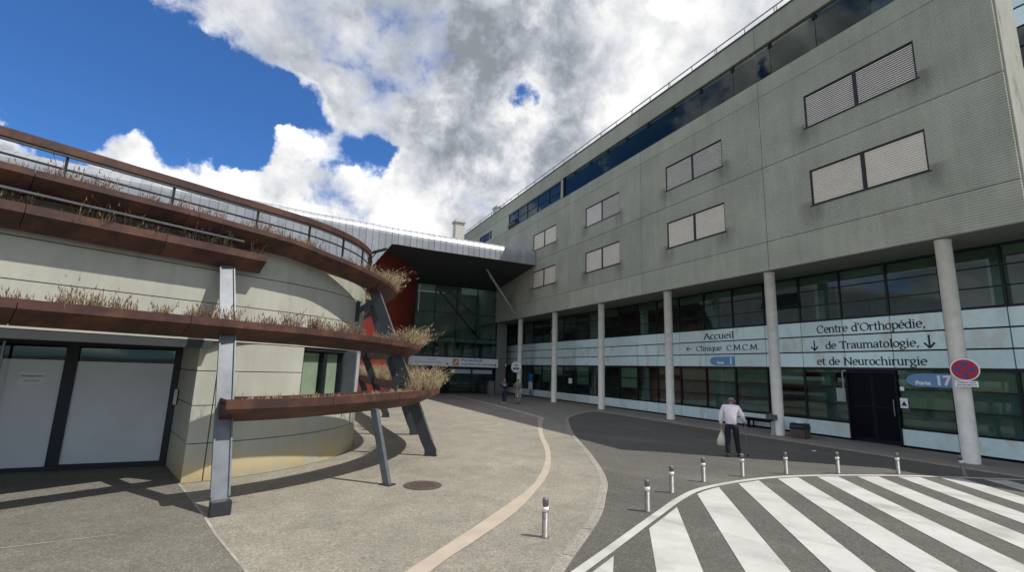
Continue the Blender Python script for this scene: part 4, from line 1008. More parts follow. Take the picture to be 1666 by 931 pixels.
# litter
lt = obj('paper_scrap', MB().add([(15.82,10.35,-.02),(15.94,10.33,-.024),(15.97,10.43,-.012),(15.85,10.46,-.022),(15.82,10.35,-.026),(15.94,10.33,-.028),(15.97,10.43,-.02),(15.85,10.46,-.027)],[(0,1,2,3),(7,6,5,4),(0,4,5,1),(1,5,6,2),(2,6,7,3),(3,7,4,0)]), M['paper'])
tag(lt, 'small white paper scrap lying on the dark asphalt', 'litter')
# bin by the column
bn = lthing('litter_bin', 'low brown litter bin with a black liner beside the column', 'bin', (18.55,12.62,0.0), radians(8))
def lpart(root, name, mb, mat, smooth=False):
    o = link(name, mb.mesh(name, mat, smooth), None); o.parent = root; return o
lpart(bn,'bin_body', MB().box(-.24,.24,-.27,.27,.02,.34), M['bin_wood'])
for k in range(6): lpart(bn,'slat', MB().box(-.262,-.243,-.265+k*.09,-.19+k*.09,.02,.34), M['bin_wood'])
lpart(bn,'liner', MB().sweep([[(-.255,-.28,z),(.255,-.28,z),(.262,0,z),(.255,.28,z),(-.255,.28,z),(-.27,0,z)] if z < .5 else [(-.24,-.26,z),(.24,-.26,z),(.24,0,z),(.24,.26,z),(-.24,.26,z),(-.24,0,z)] for z in (.345,.42,.5,.56)]), M['bag_dark'])
lpart(bn,'bag_top', MB().lathe([(.20,.56),(.22,.60),(.16,.66),(.05,.69)],12), M['bag_clear'], True)
ash = lthing('ashtray', 'brown box ashtray fixed low on the second column', 'ashtray', (18.19,13.52,.62), 0)
lpart(ash,'box', MB().box(-.10,.0,-.22,.22,.0,.20), M['ash_red']); lpart(ash,'knob', MB().lathe([(.04,.20),(.05,.23),(.02,.26)],10,-.05,0), M['ash_red']); lpart(ash,'cup', MB().lathe([(.05,-.06),(.07,0)],10,-.05,0), M['black'])
cv = thing('drain_pipe', 'short grey pipe running down the second column to the ground', 'pipe', (18.17,13.5,0))
obj('pipe', MB().box(18.15,18.20,13.43,13.57,.0,.56), M['tube_grey'], cv); obj('pipe_shoe', MB().box(18.10,18.20,13.42,13.58,0.0,.06), M['tube_grey'], cv)
# bench
bc = thing('bench', 'dark metal bench against the glazing left of the second column', 'bench', (19.75,15.3,0))
obj('seat', MB().box(19.55,19.93,14.35,16.35,.42,.46), M['black'], bc); obj('backrest', MB().box(19.95,20.0,14.35,16.35,.30,.42), M['frame'], bc)
for y in (14.5,15.75,16.05): obj('leg', MB().box(19.58,19.63,y-.03,y+.03,0.004,.42).box(19.86,19.91,y-.03,y+.03,.004,.42).box(19.63,19.86,y-.03,y+.03,.36,.42), M['black'], bc)
# tall grey bin at the hall
b2 = thing('litter_bin', 'tall grey bin standing at the hall entrance doors', 'bin', (17.0,40.6,0))
obj('bin_body', MB().box(16.75,17.30,40.4,40.85,.004,1.15), M['bin_grey'], b2); obj('bin_lid', MB().box(16.70,17.35,40.36,40.9,1.155,1.22), M['bin_grey'], b2)

# ================================================================== LETTERING
def arc_(cx,cy,rx,ry,a0,a1,n=14): return [(cx+rx*cos(radians(a0+(a1-a0)*k/n)), cy+ry*sin(radians(a0+(a1-a0)*k/n))) for k in range(n+1)]
def bowl(cx=.235,cy=.25,rx=.185,ry=.245): return arc_(cx,cy,rx,ry,0,360,22)
def S(x,y,w=.07): return [(x-w,y),(x+w,y)]
ARCH = lambda x0,x1: arc_((x0+x1)/2,.30,(x1-x0)/2,.19,180,0,12)
GL = {   # broad-nib roman letters: advance, strokes
 'A':(.68,[[(.06,0),(.34,.72)],[(.34,.72),(.62,0)],[(.15,.25),(.51,.25)],S(.06,0),S(.62,0)]),
 'C':(.68,[arc_(.37,.35,.32,.36,48,312,20),[(.585,.62),(.585,.5)]]),
 'M':(.88,[[(.10,0),(.15,.7)],[(.15,.7),(.44,.08)],[(.44,.08),(.73,.7)],[(.73,.7),(.78,0)],S(.10,0),S(.78,0),S(.12,.7,.05),S(.76,.7,.05)]),
 'N':(.76,[[(.12,0),(.12,.7)],[(.12,.7),(.64,0)],[(.64,0),(.64,.7)],S(.12,0),S(.10,.7),S(.64,.7)]),
 'O':(.76,[arc_(.38,.35,.33,.36,0,360,26)]),
 'T':(.60,[[(.30,.7),(.30,0)],[(.03,.69),(.57,.69)],S(.30,0),[(.03,.69),(.03,.6)],[(.57,.69),(.57,.6)]]),
 'a':(.46,[arc_(.22,.36,.14,.135,165,0,10)+[(.36,.06),(.42,.01)],arc_(.20,.14,.145,.135,20,340,16)]),
 'c':(.42,[arc_(.235,.25,.19,.245,50,312,16)]),
 'd':(.52,[bowl(),[(.42,.74),(.42,0)],S(.37,.74,.05),S(.46,0,.04)]),
 'e':(.45,[[(.05,.27),(.41,.27)],arc_(.235,.25,.18,.245,5,312,18)]),
 'g':(.46,[bowl(.21,.33,.15,.165),[(.16,.17),(.10,.10),(.16,.03)],arc_(.215,-.10,.18,.12,115,-245,22),[(.34,.43),(.45,.47)]]),
 'h':(.54,[[(.10,.74),(.10,0)],ARCH(.10,.43)+[(.43,0)],S(.06,.74,.05),S(.10,0),S(.43,0)]),
 'i':(.26,[[(.13,.5),(.13,0)],S(.09,.5,.05),S(.13,0),[(.10,.66),(.16,.70)],[(.10,.69),(.16,.67)]]),
 'l':(.26,[[(.13,.74),(.13,0)],S(.09,.74,.05),S(.13,0)]),
 'm':(.82,[[(.10,.5),(.10,0)],ARCH(.10,.41)+[(.41,0)],ARCH(.41,.72)+[(.72,0)],S(.07,.5,.05),S(.10,0),S(.41,0),S(.72,0)]),
 'n':(.54,[[(.10,.5),(.10,0)],ARCH(.10,.43)+[(.43,0)],S(.07,.5,.05),S(.10,0),S(.43,0)]),
 'o':(.48,[bowl()]),
 'p':(.52,[[(.10,.5),(.10,-.22)],bowl(.285),S(.06,.5,.05),S(.10,-.22)]),
 'q':(.52,[[(.42,.5),(.42,-.22)],bowl(),S(.42,-.22)]),
 'r':(.38,[[(.10,.5),(.10,0)],arc_(.25,.30,.15,.17,175,55,8),S(.07,.5,.05),S(.10,0)]),
 't':(.34,[[(.14,.64),(.14,.1)],arc_(.24,.11,.10,.10,180,310,8),[(.02,.48),(.30,.48)]]),
 'u':(.54,[[(.10,.5),(.10,.16)]+arc_(.255,.16,.155,.15,180,360,10),[(.41,.5),(.41,0)],S(.06,.5,.05),S(.37,.5,.05),S(.45,0,.04)]),
 '.':(.24,[[(.09,.03),(.16,.05)],[(.09,.05),(.16,.03)]]), ',':(.24,[[(.13,.06),(.12,-.02),(.07,-.10)]]), "'":(.20,[[(.11,.74),(.09,.56)]]), ' ':(.32,[]),
}
GL['é'] = (GL['e'][0], GL['e'][1]+[[(.20,.58),(.34,.72)]])
def lettering(name, s, y_left, y_right, zbase, size, parent, mat, x0=GX-.001, track=1.0):
    if ' ' in s:                                   # one object per word
        tot = sum(GL[c][0] for c in s); u = 0
        for w_ in s.split(' '):
            L = sum(GL[c][0] for c in w_); k = (y_left-y_right)/tot
            lettering(name, w_, y_left-u*k, y_left-(u+L)*k, zbase, size, parent, mat, x0, track); u += L+GL[' '][0]
        return
    """text reads towards smaller y on the wing; strokes are thin raised plates"""
    adv = sum(GL[c][0] for c in s)*size*track; k = (y_left-y_right)/adv; mb = MB(); u = 0; dep = 0
    for c in s:
        w, strokes = GL[c]
        for st in strokes:
            for p,q in zip(st, st[1:]):
                a = atan2(q[1]-p[1], q[0]-p[0]); wd = .040+.078*abs(sin(a-radians(22)))
                d = Vector((q[0]-p[0], q[1]-p[1])); 
                if d.length < 1e-6: continue
                d.normalize(); n = Vector((-d.y,d.x))*wd/2; e = d*(wd*.22)
                cs = [Vector(p)-e-n, Vector(q)+e-n, Vector(q)+e+n, Vector(p)-e+n]
                dep = (dep+1) % 9; xx = x0-.004-dep*.0004
                vs = [(xx, y_left-(u+v.x)*size*track*k, zbase+v.y*size) for v in cs]
                vb = [(x0+.002, b_[1], b_[2]) for b_ in vs]
                mb.add(vs+vb, [(0,1,2,3),(0,4,5,1),(1,5,6,2),(2,6,7,3),(3,7,4,0)])
        u += w
    return obj(name, mb, mat, parent)
def arrow(y, z, s, ang, parent, x0=GX-.001):
    mb = MB(); ca, sa = cos(radians(ang)), sin(radians(ang))
    for i,(p,q,w) in enumerate((((0,.5),(0,-.42),.13),((-.34,-.1),(0,-.5),.13),((.34,-.1),(0,-.5),.13))):
        d = (Vector(q)-Vector(p)).normalized(); n = Vector((-d.y,d.x))*w/2
        cs = [Vector(p)-n,Vector(q)-n,Vector(q)+n,Vector(p)+n]
        vs = [(x0-.005-i*.001, y-(v.x*ca-v.y*sa)*s, z+(v.x*sa+v.y*ca)*s) for v in cs]
        mb.add(vs+[(x0+.002,v[1],v[2]) for v in vs], [(0,1,2,3),(0,4,5,1),(1,5,6,2),(2,6,7,3),(3,7,4,0)])
    return obj('arrow', mb, M['sign_ink'], parent)
ink = M['sign_ink']
lettering('lettering', "Accueil", 18.78, 16.83, 4.22, .44, wing, ink)
lettering('lettering', "Clinique", 19.32, 17.64, 3.61, .36, wing, ink); lettering('lettering', "C.M.C.M.", 17.33, 15.45, 3.60, .37, wing, ink)
arrow(19.84, 3.74, .36, -90, wing)
lettering('lettering', "Centre d'Orthopédie,", 12.69, 8.86, 4.22, .42, wing, ink)
lettering('lettering', "de Traumatologie,", 12.38, 9.11, 3.55, .40, wing, ink); arrow(12.84, 3.70, .42, 0, wing); arrow(8.82, 3.72, .46, 0, wing)
lettering('lettering', "et de Neurochirurgie", 12.78, 8.95, 2.90, .40, wing, ink)

def text(parent, name, body, size, mat, place, bold=0.0, align='CENTER', sx=1.0):
    cu = bpy.data.curves.new(name, 'FONT'); cu.body = body; cu.size = size; cu.align_x = align; cu.align_y = 'CENTER'; cu.offset = bold; cu.extrude = .002; cu.resolution_u = 3
    o = bpy.data.objects.new('tmp', cu); col.objects.link(o)
    dg = bpy.context.evaluated_depsgraph_get(); dg.update()
    me = bpy.data.meshes.new_from_object(o.evaluated_get(dg)); bpy.data.objects.remove(o); bpy.data.curves.remove(cu)
    me.materials.clear(); me.materials.append(mat); me.transform(Matrix.Diagonal((sx,1,1,1))); me.transform(place)
    return link(name, me, parent)
def face_x(x, y, z):      # text on a plane facing -x (reads towards -y)
    return Matrix(((0,0,-1,x),(-1,0,0,y),(0,1,0,z),(0,0,0,1)))
def face_y(x, y, z):      # text on a plane facing -y (reads towards +x)
    return Matrix(((1,0,0,x),(0,0,-1,y),(0,1,0,z),(0,0,0,1)))
def gate_sign(label, yl, yr, zc, h, x, num, ys):
    t_ = thing('door_sign', label, 'sign', (x, (yl+yr)/2, zc), 'blue door number signs')
    r = h/2; pts = [(yr,zc-r),(yr,zc+r)]+[(yl-h*.85+h*.85*cos(radians(a)), zc+r*sin(radians(a))) for a in range(90,-91,-12)]
    pts = [(p if i < 2 else (yl-h*.85 + (h*.85)*cos(radians(90-(i-2)*12)), p[1])) for i,p in enumerate(pts)]
    n = len(pts)
    obj('plate', MB().add([(x,a,b) for a,b in pts]+[(x+.02,a,b) for a,b in pts],[tuple(range(n)),tuple(range(2*n-1,n-1,-1))]+[(i,(i+1)%n,n+(i+1)%n,n+i) for i in range(n)]), M['sign_blue'], t_)
    text(t_, 'lettering', 'Porte', h*.42, M['sign_white'], face_x(x-.004, ys[0], zc-h*.20), .011)
    text(t_, 'lettering', num, h*.98, M['sign_white'], face_x(x-.004, ys[1], zc-h*.02), .016)
gate_sign('blue rounded sign reading Porte 1 below the Clinique lettering', 18.39, 16.88, 3.07, .44, GX-.03, '1', (17.72,17.08))
gate_sign('blue rounded sign reading Porte 17 right of the dark door', 9.62, 7.85, 2.37, .46, GX-.03, '17', (9.13,8.56))
# small pictogram plates beside the door
pg = thing('pictogram_sign', 'small white plate with a dark triangle right of door 17', 'sign', (GX-.03,9.80,1.45))
obj('plate', MB().box(GX-.03,GX-.02,9.65,9.89,1.37,1.72), M['sign_white'], pg)
obj('triangle', MB().add([(GX-.034,9.86,1.45),(GX-.034,9.68,1.45),(GX-.034,9.77,1.62),(GX-.031,9.86,1.45),(GX-.031,9.68,1.45),(GX-.031,9.77,1.62)],[(0,1,2),(5,4,3),(0,3,4,1),(1,4,5,2),(2,5,3,0)]), M['sign_ink'], pg)
tag(obj('wall_switch', MB().box(GX-.05,GX-.02,9.72,9.84,1.98,2.12).box(GX-.055,GX-.05,9.755,9.805,2.02,2.08), M['sign_white']), 'small white square box below the Porte 17 sign', 'switch')
nt_ = thing('paper_notice', 'pale paper notice on the glass left of door 17', 'notice', (GX-.005,11.95,1.6)); obj('sheet', MB().box(GX+.005,GX+.016,11.76,12.10,1.45,1.98), M['tube_grey'], nt_); obj('print', MB().box(GX+.002,GX+.0045,11.8,12.05,1.85,1.88).box(GX+.002,GX+.0045,11.8,12.05,1.7,1.72), M['sign_pale'], nt_)
nt_ = thing('paper_notice', 'white paper notice stuck on the frosted glass door', 'notice', (-4.55,DY-.012,1.8)); obj('sheet', MB().box(-4.76,-4.36,DY-.016,DY-.012,1.66,1.91), M['paper'], nt_)
tt_ = text(nt_,'print','INFORMATION',.05,M['sign_grey'],face_y(-4.56,DY-.018,1.83),.001); text(nt_,'print','Accès fermé',.045,M['sign_grey'],face_y(-4.56,DY-.018,1.74))
# no-stopping sign fixed to the first column
ns = thing('road_sign', 'round red and blue no-stopping sign on the rightmost column', 'road sign', (18.12,7.30,2.7))
sx_, sy_, sz_ = 18.10, 7.13, 2.70
nv = Vector((-.93,-.36,0)).normalized(); th = Vector((0.36,-.93,0)).normalized()*1.0
def disc(r0, r1, dep, mat, name, a0=0, a1=360, n=40):
    mb = MB(); o = []
    for k in range(n+1):
        a = radians(a0+(a1-a0)*k/n)
        for r in (r0,r1):
            for dd_ in (0,.004):
                p = Vector((sx_,sy_,sz_))+th*(r*cos(a))+Vector((0,0,1))*(r*sin(a))+nv*(dep-dd_); o.append(tuple(p))
    fs = []
    for k in range(n):
        b_ = k*4; c_ = b_+4
        fs += [(b_,c_,c_+2,b_+2),(b_+1,b_+3,c_+3,c_+1),(b_+2,c_+2,c_+3,b_+3),(b_,b_+1,c_+1,c_)]
    if a1-a0 < 360: fs += [(0,2,3,1),(n*4,n*4+1,n*4+3,n*4+2)]
    mb.add(o,fs); obj(name, mb, mat, ns)
disc(.001,.325,.0,M['sign_white'],'disc'); disc(.001,.295,.006,M['sign_red'],'red_face')
for a in (45,135,225,315):
    pass
for a in (0,90,180,270):
    mb = MB(); pl = [Vector((.055+.0, 0))]
    pts = [Vector((.075,0))]+[Vector((.205*cos(radians(q)),.205*sin(radians(q)))) for q in (-27,-14,0,14,27)]
    ca, sa = cos(radians(a)), sin(radians(a)); o = []
    for dep in (.0125,.0085):
        for p in pts:
            px_, pz_ = p.x*ca-p.y*sa, p.x*sa+p.y*ca
            o.append(tuple(Vector((sx_,sy_,sz_))+th*px_+Vector((0,0,pz_))+nv*dep))
    n = len(pts); mb.add(o,[tuple(range(n)),tuple(range(2*n-1,n-1,-1))]+[(i,(i+1)%n,n+(i+1)%n,n+i) for i in range(n)]); obj('blue_field', mb, M['sign_royal'], ns)
pc = Vector((sx_,sy_,2.29)); 
def plate_m(c, dep):
    q = c+nv*dep; return Matrix(((th.x,0,nv.x,q.x),(th.y,0,nv.y,q.y),(0,1,0,q.z),(0,0,0,1)))
mb = MB(); o = []
for dep in (.012,0):
    for a,b_ in ((-.25,-.085),(.25,-.085),(.25,.085),(-.25,.085)): o.append(tuple(pc+th*a+Vector((0,0,b_))+nv*dep))
mb.add(o,[(0,1,2,3),(7,6,5,4),(0,4,5,1),(1,5,6,2),(2,6,7,3),(3,7,4,0)]); obj('sub_plate', mb, M['sign_white'], ns)
text(ns,'lettering','INTERDIT SAUF',.058,M['sign_grey'],plate_m(pc+Vector((0,0,.035)),.016),.0015); text(ns,'lettering','DEPOSE MINUTE',.058,M['sign_grey'],plate_m(pc-Vector((0,0,.035)),.016),.0015)
obj('clamp', MB().box(18.10,18.24,7.2,7.4,2.55,2.60).box(18.10,18.24,7.2,7.4,2.80,2.85), M['steel'], ns)
# round white sign on the far column
rs2 = thing('round_sign', 'round white sign with blue writing on the farthest column', 'sign', (18.15,37.6,2.6))
mb = MB(); cy_, cz_ = 37.45, 2.55
def disc2(r, x, mat, name, cy=cy_, cz=cz_, ry=None, rz=None):
    ry = ry or r; rz = rz or r; n = 28; a = [(cy+ry*cos(2*pi*k/n), cz+rz*sin(2*pi*k/n)) for k in range(n)]
    mb = MB().add([(x-.0035*0+(p[0]-cy_)*-.55,p[0],p[1]) for p in a]+[(x+.02+(p[0]-cy_)*-.55,p[0],p[1]) for p in a],[tuple(range(n)),tuple(range(2*n-1,n-1,-1))]+[(i,(i+1)%n,n+(i+1)%n,n+i) for i in range(n)])
    return obj(name, mb, mat, rs2)
disc2(.46, 18.02, M['sign_white'], 'disc')
disc2(.3, 18.012, M['sign_royal'], 'blue_mark', cy_, cz_-.14, .30, .11); disc2(.3, 18.008, M['sign_white'], 'white_mark', cy_-.02, cz_-.14, .06, .06)
disc2(.3, 18.012, M['sign_grey'], 'text_line', cy_, cz_+.12, .28, .035); disc2(.3, 18.012, M['sign_grey'], 'text_line', cy_, cz_+.24, .20, .03)
# blue and white info panel near the far columns, sheet on the glass, camera
ti = thing('info_panel', 'narrow blue and white information panel standing at the glazing', 'sign', (19.9,38.3,0))
obj('upper_half', MB().box(19.88,19.92,37.95,38.65,1.25,1.98), M['sign_cyan'], ti); obj('lower_half', MB().box(19.88,19.92,37.95,38.65,.62,1.247), M['sign_white'], ti); obj('swoosh', MB().prism([(19.874,38.0),(19.878,38.0),(19.878,38.6),(19.874,38.6)],1.20,1.32), M['sign_white'], ti); obj('post', MB().box(19.88,19.93,38.2,38.4,.004,.618), M['steel'], ti)
tag(obj('paper_notice', MB().box(GX-.004,GX+.012,31.9,32.4,1.35,1.8), M['paper']), 'white sheet on the dark glass between the far columns', 'notice')
tag(obj('security_camera', MB().lathe([(.03,2.62),(.09,2.68),(.10,2.76),(.10,2.84)],12,19.16,42.1), M['sign_white']), 'small white dome camera on the dark pier by the hall', 'camera')
# long sign over the hall doors
hs = thing('entrance_sign', 'long white sign board with small writing over the hall doors', 'sign', (13.9,41.9,2.84))
SY = 41.88
obj('board', MB().box(9.45,18.25,SY,SY+.3,2.45,3.24), M['sign_white'], hs)
obj('soffit_edge', MB().box(9.45,18.25,SY+.31,HY-.02,2.5,3.3), M['black'], hs)
obj('logo', MB().box(13.72,14.32,SY-.012,SY-.002,2.53,3.15), M['sign_orange'], hs); obj('logo_mark', MB().beam((13.85,SY-.016,2.65),(14.18,SY-.016,3.0),.02,.10,(0,0,1)), M['sign_white'], hs)
text(hs,'lettering','PÔLE SANTÉ SUD',.30,M['sign_grey'],face_y(14.5,SY-.006,3.02),.008,'LEFT',.92)
text(hs,'lettering','Centre Médico-Chirurgical du Mans',.235,M['sign_grey'],face_y(14.5,SY-.006,2.70),.005,'LEFT')
text(hs,'lettering','Accueil',.24,M['sign_pale'],face_y(11.75,SY-.006,3.04),.002); text(hs,'lettering','Clinique et Hospitalisation du Mans',.215,M['sign_pale'],face_y(11.45,SY-.006,2.76),.002,'CENTER',.8)
for x in (13.2,17.98):
    obj('arrow', MB().add([(x-.11,SY-.01,2.68),(x,SY-.01,2.54),(x+.11,SY-.01,2.68),(x-.03,SY-.01,2.68),(x-.03,SY-.01,2.82),(x+.03,SY-.01,2.82),(x+.03,SY-.01,2.68),(x-.11,SY-.001,2.68),(x,SY-.001,2.54),(x+.11,SY-.001,2.68)],[(0,1,2),(3,6,5,4),(0,7,8,1),(1,8,9,2)]), M['sign_ink'], hs)

# ================================================================== PEOPLE
def skin(name, V, E, mat, parent, root=0, sub_=1):
    """V: list of (x,y,z,rx,ry); one continuous surface grown by the skin modifier"""
    me = bpy.data.meshes.new(name); me.from_pydata([v[:3] for v in V], E, []); me.update()
    o = bpy.data.objects.new('tmp_'+name, me); col.objects.link(o)
    o.modifiers.new('s','SKIN').use_smooth_shade = True
    for i,v in enumerate(V):
        d = me.skin_vertices[0].data[i]; d.radius = (v[3], v[4] if len(v) > 4 else v[3]); d.use_root = (i == root)
    ss = o.modifiers.new('u','SUBSURF'); ss.levels = sub_; ss.render_levels = sub_
    dg = bpy.context.evaluated_depsgraph_get(); dg.update()
    m2 = bpy.data.meshes.new_from_object(o.evaluated_get(dg)); bpy.data.objects.remove(o); m2.name = name
    m2.materials.clear(); m2.materials.append(mat)
    for p in m2.polygons: p.use_smooth = True
    r = bpy.data.objects.new(name, m2); col.objects.link(r); r.parent = parent; return r
def human(root, J, sh):
    """J: joints (local coordinates); sh: body scale. Builds the bare body as one surface."""
    V = []; E = []
    def add(p, r, prev=None, ry=None):
        V.append((*p, r, ry or r)); i = len(V)-1
        if prev is not None: E.append((prev, i))
        return i
    pel = add(J['pelvis'], .092, None, .07); wa = add(J['waist'], .10, pel, .075); chs = add(J['chest'], .12, wa, .08); nb = add(J['neckb'], .07, chs); nk = add(J['neck'], .055, nb)
    h1 = add(J['head1'], .060, nk, .072); h2 = add(J['head2'], .078, h1, .098); add(J['head3'], .055, h2, .065)
    for s in 'LR':
        sh_ = add(J['sho'+s], .050, chs); el = add(J['elb'+s], .038, sh_); wr = add(J['wri'+s], .028, el); pm = add(J['pal'+s], .030, wr, .018)
        d = (Vector(J['pal'+s])-Vector(J['wri'+s])).normalized(); sd = d.cross(Vector((0,1,0))); sd = sd.normalized() if sd.length > .1 else Vector((1,0,0)); bk_ = d.cross(sd)
        for k,(of,ln) in enumerate(((-.027,.060),(-.009,.075),(.009,.080),(.027,.068))):
            a = Vector(J['pal'+s])+sd*of+d*.035; b_ = a+d*ln*.5+bk_*.008; c_ = b_+d*ln*.35+bk_*.028
            f1 = add(tuple(a), .0095, pm); f2 = add(tuple(b_), .0085, f1); add(tuple(c_), .0075, f2)
        tb = Vector(J['pal'+s])-sd*.04-d*.01; t1 = add(tuple(tb), .011, pm); add(tuple(tb-sd*.018+d*.04), .009, t1)
        hp = add(J['hip'+s], .066, pel); kn = add(J['kne'+s], .048, hp); an = add(J['ank'+s], .032, kn); add(J['toe'+s], .036, an)
    return skin('body', V, E, M['skin'], root)
def joints(**kw):
    J = dict(pelvis=(0,0,.93),waist=(0,.0,1.08),chest=(0,.01,1.30),neckb=(0,0,1.44),neck=(0,.01,1.50),head1=(0,.03,1.56),head2=(0,.03,1.65),head3=(0,.02,1.73),
             shoL=(-.18,0,1.40),shoR=(.18,0,1.40),elbL=(-.25,-.02,1.12),elbR=(.25,-.02,1.12),wriL=(-.27,.05,.88),wriR=(.27,.05,.88),palL=(-.27,.07,.80),palR=(.27,.07,.80),
             hipL=(-.095,0,.88),hipR=(.095,0,.88),kneL=(-.105,.02,.49),kneR=(.105,.02,.49),ankL=(-.11,-.02,.08),ankR=(.11,-.02,.08),toeL=(-.125,.13,.045),toeR=(.125,.13,.045))
    J.update(kw); return J
def clothe(root, J, top, bottom, shoe, hair, loose=1.0, hem=.80, hairlong=False, sleeve_end='wri'):
    # upper garment
    V = []; E = []
    def add(p, r, prev=None, ry=None):
        V.append((*p, r, ry or r)); i = len(V)-1
        if prev is not None: E.append((prev, i))
        return i
    c = add(J['chest'], .172*loose, None, .13*loose); w = add(J['waist'], .158*loose, c, .125*loose); px_,py_,pz_ = J['pelvis']; add((px_,py_,hem+.08), .168*loose, w, .135*loose); nb = add(tuple(Vector(J['neckb'])-Vector((0,0,.0))), .088, c)
    for s in 'LR':
        a = add(J['sho'+s], .082, c); e = add(J['elb'+s], .060*loose, a)
        v = Vector(J['elb'+s]).lerp(Vector(J['wri'+s]), .93); add(tuple(v), .045*loose, e)
    skin('top', V, E, top, root)
    V = []; E = []
    p_ = add(J['pelvis'], .140, None, .118); add((J['pelvis'][0],J['pelvis'][1],J['pelvis'][2]+.1), .140, p_, .112)
    for s in 'LR':
        h = add(J['hip'+s], .108, p_); k = add(J['kne'+s], .075, h); q = Vector(J['kne'+s]).lerp(Vector(J['ank'+s]), 1.0); add(tuple(q), .064, k)
    skin('trousers', V, E, bottom, root)
    for s in 'LR':
        V = []; E = []
        a = Vector(J['ank'+s]); t_ = Vector(J['toe'+s]); d = (t_-a); d.z = 0; d.normalize()
        i0 = add((*(a-d*.05)[:2], .045), .045); i1 = add((*(a+d*.05)[:2], .05), .048, i0, .045); i2 = add((*(t_)[:2], .038), .045, i1, .034); add((*(t_+d*.05)[:2], .032), .035, i2, .026)
        skin('shoe', V, E, shoe, root)
    V = []; E = []
    h2, h3 = Vector(J['head2']), Vector(J['head3'])
    i0 = add(tuple(h2+Vector((0,-.022,-.045))), .070, None, .068); i1 = add(tuple(h2+Vector((0,-.020,.02))), .086, i0, .094); i2 = add(tuple(h3+Vector((0,-.005,.004))), .066, i1, .076)
    add(tuple(Vector(J['head1'])+Vector((0,-.045,.01))), .058, i0, .045)
    if hairlong:
        j = add(tuple(h2+Vector((0,-.07,-.14))), .075, i0, .04); add(tuple(h2+Vector((.01,-.085,-.27))), .06, j, .03)
    skin('hair', V, E, hair, root)
    for s in (-1,1):
        o = MB().lathe([(.006,-.03),(.016,-.01),(.018,.012),(.008,.03)],8); me = o.mesh('ear', M['skin'], True); me.transform(Matrix.Translation(h2+Vector((s*.083,.0,-.02)))); r = bpy.data.objects.new('ear', me); col.objects.link(r); r.parent = root
    me = MB().add([(-.014,0,-.02),(.014,0,-.02),(0,.028,-.02),(0,.004,.035)],[(0,2,1),(0,1,3),(1,2,3),(2,0,3)]).mesh('nose', M['skin'], True); me.transform(Matrix.Translation(h2+Vector((0,.088,-.03)))); r = bpy.data.objects.new('nose', me); col.objects.link(r); r.parent = root
    for nm,mt,dx,dz_,sx2 in (('eye',M['black'],-.032,.002,.012),('eye',M['black'],.032,.002,.012),('mouth',M['ash_red'],0,-.072,.022)):
        me = MB().box(-sx2,sx2,-.006,.004,-.005,.005).mesh(nm, mt); me.transform(Matrix.Translation(h2+Vector((dx,.094,dz_)))); r = bpy.data.objects.new(nm, me); col.objects.link(r); r.parent = root
def person(label, loc, face, J, s=1.0):
    r = lthing('person', label, 'person', loc, atan2(-face[0], face[1])); r.scale = (s,s,s); return r
# old man seen from behind, stooped, bag in his left hand, crutch under the right
J = joints(pelvis=(0,0,.90),waist=(0,.02,1.05),chest=(0,.06,1.25),neckb=(0,.12,1.38),neck=(.01,.17,1.42),head1=(.015,.20,1.46),head2=(.02,.215,1.53),head3=(.025,.20,1.605),
           shoL=(-.19,.07,1.33),shoR=(.19,.08,1.33),elbL=(-.28,.02,1.06),elbR=(.30,.06,1.09),wriL=(-.26,.07,.83),wriR=(.33,.26,.93),palL=(-.26,.08,.75),palR=(.335,.33,.91),
           hipL=(-.10,0,.86),hipR=(.10,0,.86),kneL=(-.105,-.02,.46),kneR=(.12,.10,.47),ankL=(-.11,-.10,.08),ankR=(.15,.12,.08),toeL=(-.12,.05,.045),toeR=(.165,.27,.045))
mn = person('old man seen from behind in a white shirt and dark trousers, crossing the road', (12.05,10.30,-.03), (.80,.60), J, 1.05)
human(mn, J, 1); clothe(mn, J, M['shirt'], M['trousers'], M['shoe_black'], M['hair_grey'], 1.10, .70)
def lplace(root, p): return Matrix.Translation(root.location) @ Matrix.Rotation(root.rotation_euler.z, 4, 'Z') @ Vector(p)
bg_ = lthing('plastic_bag', 'white plastic carrier bag hanging from the old man left hand', 'bag', lplace(mn,(-.27,.09,.27)), mn.rotation_euler.z)
secs = []
for z,wx,wy in ((0,.10,.05),(.05,.145,.08),(.18,.14,.085),(.30,.10,.05),(.40,.05,.025),(.46,.025,.015)):
    secs.append([(wx*cos(2*pi*k/12)*(1+.10*sin(k*2.3+z*9)), wy*sin(2*pi*k/12)*(1+.12*cos(k*1.7+z*7)), z) for k in range(12)])
lpart(bg_,'pouch', MB().sweep(secs), M['bag'], True); lpart(bg_,'handles', MB().tube([(-.02,0,.45),(-.025,0,.52),(.0,0,.54),(.025,0,.52),(.02,0,.45)],.008,6), M['bag'], True)
cr = lthing('crutch', 'thin grey walking crutch held in the old man right hand', 'crutch', lplace(mn,(.36,.38,0.0)), mn.rotation_euler.z)
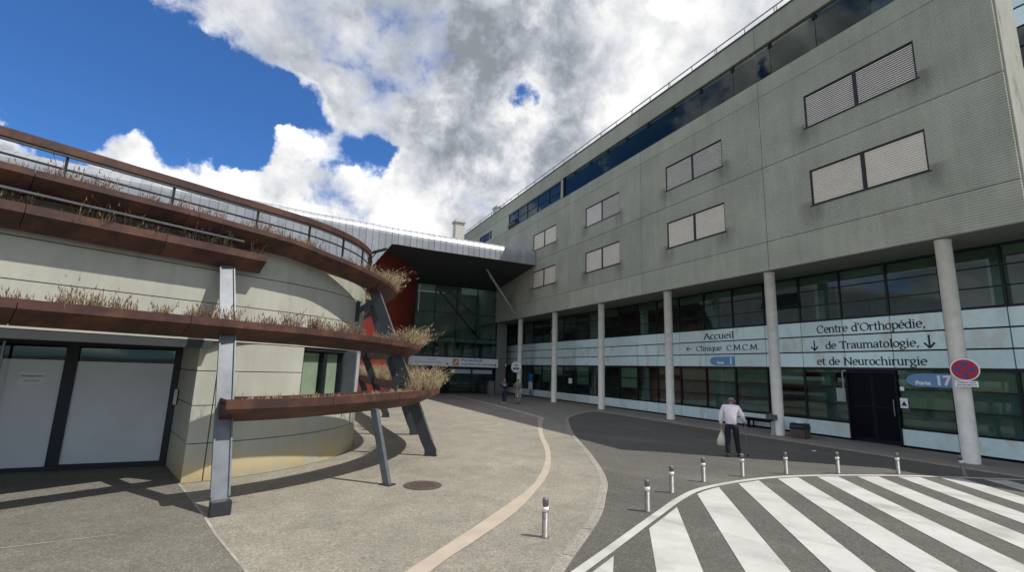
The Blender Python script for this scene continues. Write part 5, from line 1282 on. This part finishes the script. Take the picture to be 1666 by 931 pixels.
lpart(cr,'shaft', MB().tube([(.02,.06,.0),(-.02,-.05,.90),(-.045,-.20,1.14)],.011,8), M['steel']); lpart(cr,'grip', MB().tube([(-.025,-.11,.915),(-.02,.02,.90)],.017,8), M['black']); lpart(cr,'cuff', MB().tube([(-.10,-.20,1.14),(-.07,-.25,1.15),(-.02,-.25,1.15),(.0,-.20,1.14)],.02,6), M['black']); lpart(cr,'tip', MB().lathe([(.022,0),(.022,.035),(.014,.05)],10,.02,.06), M['black'])
# woman in navy with a phone at her ear
J = joints(shoL=(-.17,0,1.38),shoR=(.17,0,1.38),elbL=(-.22,.12,1.16),wriL=(-.06,.22,1.22),palL=(.0,.24,1.26),elbR=(.28,.10,1.20),wriR=(.15,.16,1.40),palR=(.11,.15,1.47),
           kneL=(-.08,.06,.49),kneR=(.09,-.02,.49),ankL=(-.09,.08,.08),ankR=(.09,-.14,.09),toeL=(-.10,.23,.045),toeR=(.10,.01,.045))
wm = person('woman in navy clothes with white trainers, hand raised to her face', (13.77,30.33,.004), (-.55,-.83), J, .97)
human(wm, J, 1); clothe(wm, J, M['navy'], M['navy'], M['shoe_white'], M['hair_dark'], 1.0, .84, True)
skin('scarf', [(-.10,.12,1.36,.035),(-.02,.17,1.22,.04),(.10,.17,1.30,.035),(.14,.10,1.38,.03)], [(0,1),(1,2),(2,3)], M['white_cloth'], wm)
ph = lthing('phone', 'small dark phone held by the woman in navy', 'phone', lplace(wm,(.12*.97,.17*.97,1.45*.97)), wm.rotation_euler.z); lpart(ph,'case', MB().box(-.012,.004,-.03,.04,-.01,.13), M['black']); lpart(ph,'screen', MB().box(-.016,-.0125,-.025,.035,0,.12), M['frame'])
# man in grey-beige seen from behind
J = joints(elbL=(-.30,.02,1.15),elbR=(.30,.02,1.15),wriL=(-.20,.20,1.14),wriR=(.20,.20,1.14),palL=(-.15,.25,1.14),palR=(.15,.25,1.14),kneL=(-.11,.04,.49),kneR=(.10,-.03,.49),ankL=(-.11,.02,.08),ankR=(.10,-.10,.08),toeL=(-.12,.17,.045),toeR=(.11,.05,.045))
m2_ = person('man in a grey-brown top and beige trousers walking away to the hall', (14.53,29.79,.004), (.35,.93), J, .98)
human(m2_, J, 1); clothe(m2_, J, M['taupe'], M['beige'], M['shoe_black'], M['hair_grey'], 1.02, .84)
